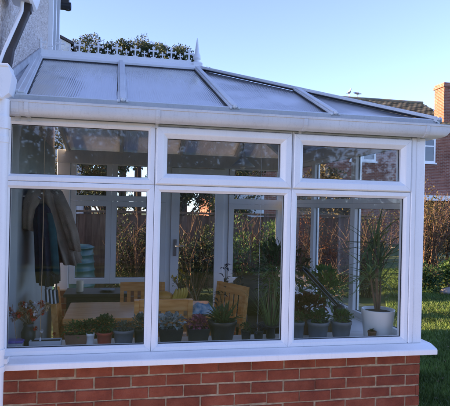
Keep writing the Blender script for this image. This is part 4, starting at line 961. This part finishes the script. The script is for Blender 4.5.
shrub('sky_block_hedge', 0,-18.5,17,1.3,5.4,26000,.30,.2,'leaf_ever','unseen dark hedge added far behind to keep the sky out of the reflections','hedge',None,clumps=150,twig=60,low=.05)  # out of view, added to block sky reflections in the upper panes
t = thing('front_fence', (0,-10.5,0), 'dark wooden fence mirrored low in the window glass', 'fence')
x = -14; m = MB()
while x < 14: m.box((x,-10.5,.02),(x+.138,-10.48,1.75+uni(-.01,.01))); x += .145
m.build('boards', M['fence'], t)
m = MB(); m.box((-14,-10.52,1.765),(14,-10.44,1.80)); m.build('capping', M['fence'], t)
shrub('front_hedge', -2.5,-9.6,2.2,.5,1.9,2600,.09,.05,'leaf_dark','dark green hedge mirrored in the left lower pane','hedge',None,clumps=22,twig=20)
shrub('front_hedge', 3.2,-9.6,2.4,.5,2.1,2600,.09,.05,'leaf_ever','dull green hedge mirrored in the middle lower pane','hedge',None,clumps=22,twig=20)

# ------------------------------------------------------------------ neighbouring houses
def tiles(m, p0, p1, p2, p3, rows, colw):
    """overlapping tile courses on the quad eave p0-p1, ridge p3-p2"""
    p0,p1,p2,p3 = map(Vector,(p0,p1,p2,p3)); nrm = (p1-p0).cross(p3-p0).normalized()
    if nrm.z < 0: nrm = -nrm
    for r in range(rows):
        a0,b0 = p0.lerp(p3,r/rows), p1.lerp(p2,r/rows); a1,b1 = p0.lerp(p3,(r+1.25)/rows) if r<rows-1 else p3, p1.lerp(p2,(r+1.25)/rows) if r<rows-1 else p2
        n = max(1,int((b0-a0).length/colw)); sh = .5 if r%2 else 0
        for k in range(-1 if sh else 0, n):
            u0 = max(0,(k+sh+.03)/n); u1 = min(1,(k+sh+.97)/n)
            if u1-u0 < .2/n: continue
            e = uni(0,.012); qa,qb,qc,qd = a0.lerp(b0,u0)+nrm*(.055+e),a0.lerp(b0,u1)+nrm*(.055+e),a1.lerp(b1,u1)+nrm*.02,a1.lerp(b1,u0)+nrm*.02
            md = (qa+qb)/2+nrm*.014; me_ = (qd+qc)/2+nrm*.01
            m.add([qa,md,qb,qc,me_,qd,qa-nrm*.05,qb-nrm*.05],[(0,1,4,5),(1,2,3,4),(0,6,7,2,1)],0)
nh = thing('brick_house', (11,21,0), 'red brick neighbouring house with mossy tiled roof and tall chimney', 'house')
HX0,HX1,HY0,HYR,HE,HR = 5.2,17.0,19.5,22.9,5.85,7.55
m = MB(); m.box((HX0,HY0,-.1),(HX1,HYR*2-HY0,HE)); m.prism([(HX1,HY0,HE),(HX1,HYR*2-HY0,HE),(HX1,HYR,HR-.05)],(-.3,0,0)); m.prism([(HX0,HY0,HE),(HX0,HYR*2-HY0,HE),(HX0,HYR,HR-.05)],(.3,0,0)); m.build('wall', M['farbrick'], nh)
m = MB(); sl_ = (HR-HE)/(HYR-HY0); ye = HY0-.3; ze = HE-.3*sl_
m.prism([(HX0-.2,ye,ze-.04),(HX0-.2,HYR,HR),(HX0-.2,2*HYR-ye,ze-.04),(HX0-.2,2*HYR-ye,ze-.10),(HX0-.2,HYR,HR-.08),(HX0-.2,ye,ze-.10)],(HX1-HX0+.32,0,0),1)
tiles(m,(HX0-.2,ye,ze),(HX1+.12,ye,ze),(HX1+.12,HYR,HR),(HX0-.2,HYR,HR),17,.30)
m.tube([(HX0-.2,HYR,HR+.04),(HX1+.12,HYR,HR+.04)],.11,8)
rf = m.build('roof', [M['rooftile'],M['darktrim']], nh)
m = MB(); cx0,cx1,cy0,cy1 = 16.3,17.3,19.7,20.5; m.box((cx0,cy0,-.05),(cx1,cy1,7.75)); m.box((cx0-.06,cy0-.06,7.751),(cx1+.06,cy1+.06,7.85)); m.box((cx0-.02,cy0-.02,7.851),(cx1+.02,cy1+.02,7.98)); m.build('chimney', M['farbrick'], rf)
m = MB(); m.tube([(HX0-.2,ye-.05,ze-.03),(cx0-.03,ye-.05,ze-.03)],.06,10); m.build('gutter', M['upvc'], nh)
def hwin(x0,x1,z0,z1,curt=False,mull=1):
    m = MB(); T = lambda u,v,d: (u, HY0-.02+d, v); m.ring(T,x0,x1,z0,z1,[(0,.08),(0,0),(.09,0),(.09,.08)]); 
    for k in range(mull): xm = x0+(x1-x0)*(k+1)/(mull+1); m.box((xm-.04,HY0-.018,z0+.09),(xm+.04,HY0+.05,z1-.09))
    m.box((x0+.09,HY0-.016,z1-.42),(x1-.09,HY0+.045,z1-.36)); m.box((x0-.06,HY0-.08,z0-.07),(x1+.06,HY0+.02,z0-.001)); w = m.build('window', M['upvc'], nh)
    p = MB(); p.box((x0+.085,HY0-.006,z0+.085),(x1-.085,HY0-.001,z1-.085)); p.build('pane', M['render'] if curt else M['farglass'], w)
hwin(14.3,15.75,3.95,5.15); hwin(5.7,7.15,.55,2.2,True,1); hwin(8.6,10.0,3.9,5.1); hwin(9.0,10.6,.7,2.1); hwin(11.3,12.6,3.9,5.1)
m = MB(); m.box((14.2,18.55,2.1),(16.6,HY0-.001,2.34)); m.box((14.3,18.65,-.1),(14.42,18.77,2.099)); m.box((16.4,18.65,-.1),(16.52,18.77,2.099)); m.build('porch', M['upvc'], nh)
gh = thing('rendered_house', (-4.5,16,0), 'white rendered gable house glimpsed between the drainpipe and the crosses', 'house')
m = MB(); m.box((-9,14,-.1),(-.93,22,6.70)); m.prism([(-9,14,6.701),(-.93,14,6.701),(-5.06,14,8.60)],(0,8,0)); m.build('wall', M['render'], gh)
m = MB(); m.prism([(-5.06,13.92,8.72),(-.68,13.92,6.68),(-.68,13.92,6.56),(-.80,13.92,6.56),(-.80,13.92,6.66),(-5.06,13.92,8.63),(-9,13.92,6.77),(-9.4,13.92,6.70)], (0,8.2,0)); m.build('roof', M['darktrim'], gh)
m = MB(); m.box((-.925,14.5,-.05),(-.82,14.62,6.4)); m.tube([(-.78,13.7,6.55),(-.78,22.2,6.55)],.06,8); m.build('downpipe', M['blackplastic'], gh)
m = MB(); m.ring(lambda u,v,d: (u,13.97+d,v),-2.9,-1.75,3.6,5.0,[(0,.06),(0,0),(.08,0),(.08,.06)]); w = m.build('window', M['upvc'], gh); p = MB(); p.box((-2.83,13.985,3.67),(-1.82,13.995,4.93)); p.build('pane', M['farglass'], w)

# ------------------------------------------------------------------ gulls on the neighbour's ridge
def gull(loc, rz, pose, label):
    t = thing('gull', loc, label, 'gull', 'gulls on the tiled ridge'); L = Vector(loc); t.scale = (.78, .78, .78)
    if pose == 'up':
        path = [(-.26,0,.20),(-.17,0,.23),(-.06,0,.26),(.05,0,.33),(.10,0,.42),(.115,0,.50),(.15,0,.545),(.185,0,.54)]; rad = [.012,.045,.085,.088,.055,.04,.05,.022]; beak = [(.18,0,.54),(.235,0,.525),(.25,0,.51)]
    else:
        path = [(-.20,0,.30),(-.12,0,.28),(-.02,0,.255),(.09,0,.24),(.17,0,.24),(.22,0,.245),(.265,0,.245),(.295,0,.235)]; rad = [.012,.045,.085,.088,.055,.04,.05,.022]; beak = [(.29,0,.235),(.345,0,.215),(.355,0,.20)]
    rot = Matrix.Rotation(rz,3,'Z'); tr = lambda p: L + rot @ Vector(p)
    # densify for a smooth single body surface
    pp=[];rr=[]
    for i in range(len(path)-1):
        for k in range(3): s_=k/3; pp.append(tr(Vector(path[i]).lerp(Vector(path[i+1]),s_))); rr.append(rad[i]*(1-s_)+rad[i+1]*s_)
    pp.append(tr(path[-1])); rr.append(rad[-1])
    m = MB(); m.tube(pp,rr,14); m.build('body', M['gullwhite'], t)
    for sy in (-1,1):
        m = MB(); b = [Vector(p) for p in (path[4],path[3],path[2],path[1],path[0])]; out=[.045,.080,.080,.05,.015]
        q = [tr(b[i]+Vector((-.02 if i<4 else -.07, sy*out[i]*.92, .022-.01*i))) for i in range(5)]
        m.tube(q,[.015,.045,.05,.035,.008],8); m.build('wing', M['gullgrey'], t)
        m = MB(); bx = .0 if pose=='up' else .02; m.tube([tr((bx,sy*.035,.20)),tr((bx-.01,sy*.035,.10)),tr((bx,sy*.035,.005))],[.014,.007,.007],6); m.tube([tr((bx,sy*.035,.005)),tr((bx+.06,sy*.035,.004))],[.010,.012],6); m.build('leg', M['beak'], t)
        e = MB(); hx,hz = (path[6][0]+.012,path[6][2]+.012); e.sphere(tr((hx,sy*.044,hz)),.008,6,5); e.build('eye', M['blackplastic'], t)
    m = MB(); m.tube([tr(p) for p in beak],[.016,.010,.003],8); m.build('beak', M['beak'], t)
gz = HR+.15
gull((12.75,HYR,gz), R(25), 'up', 'white gull standing upright on the tiled ridge, the left of the two')
gull((13.2,HYR,gz), R(-5), 'bent', 'gull crouching level with grey wings on the ridge, right of the upright one')
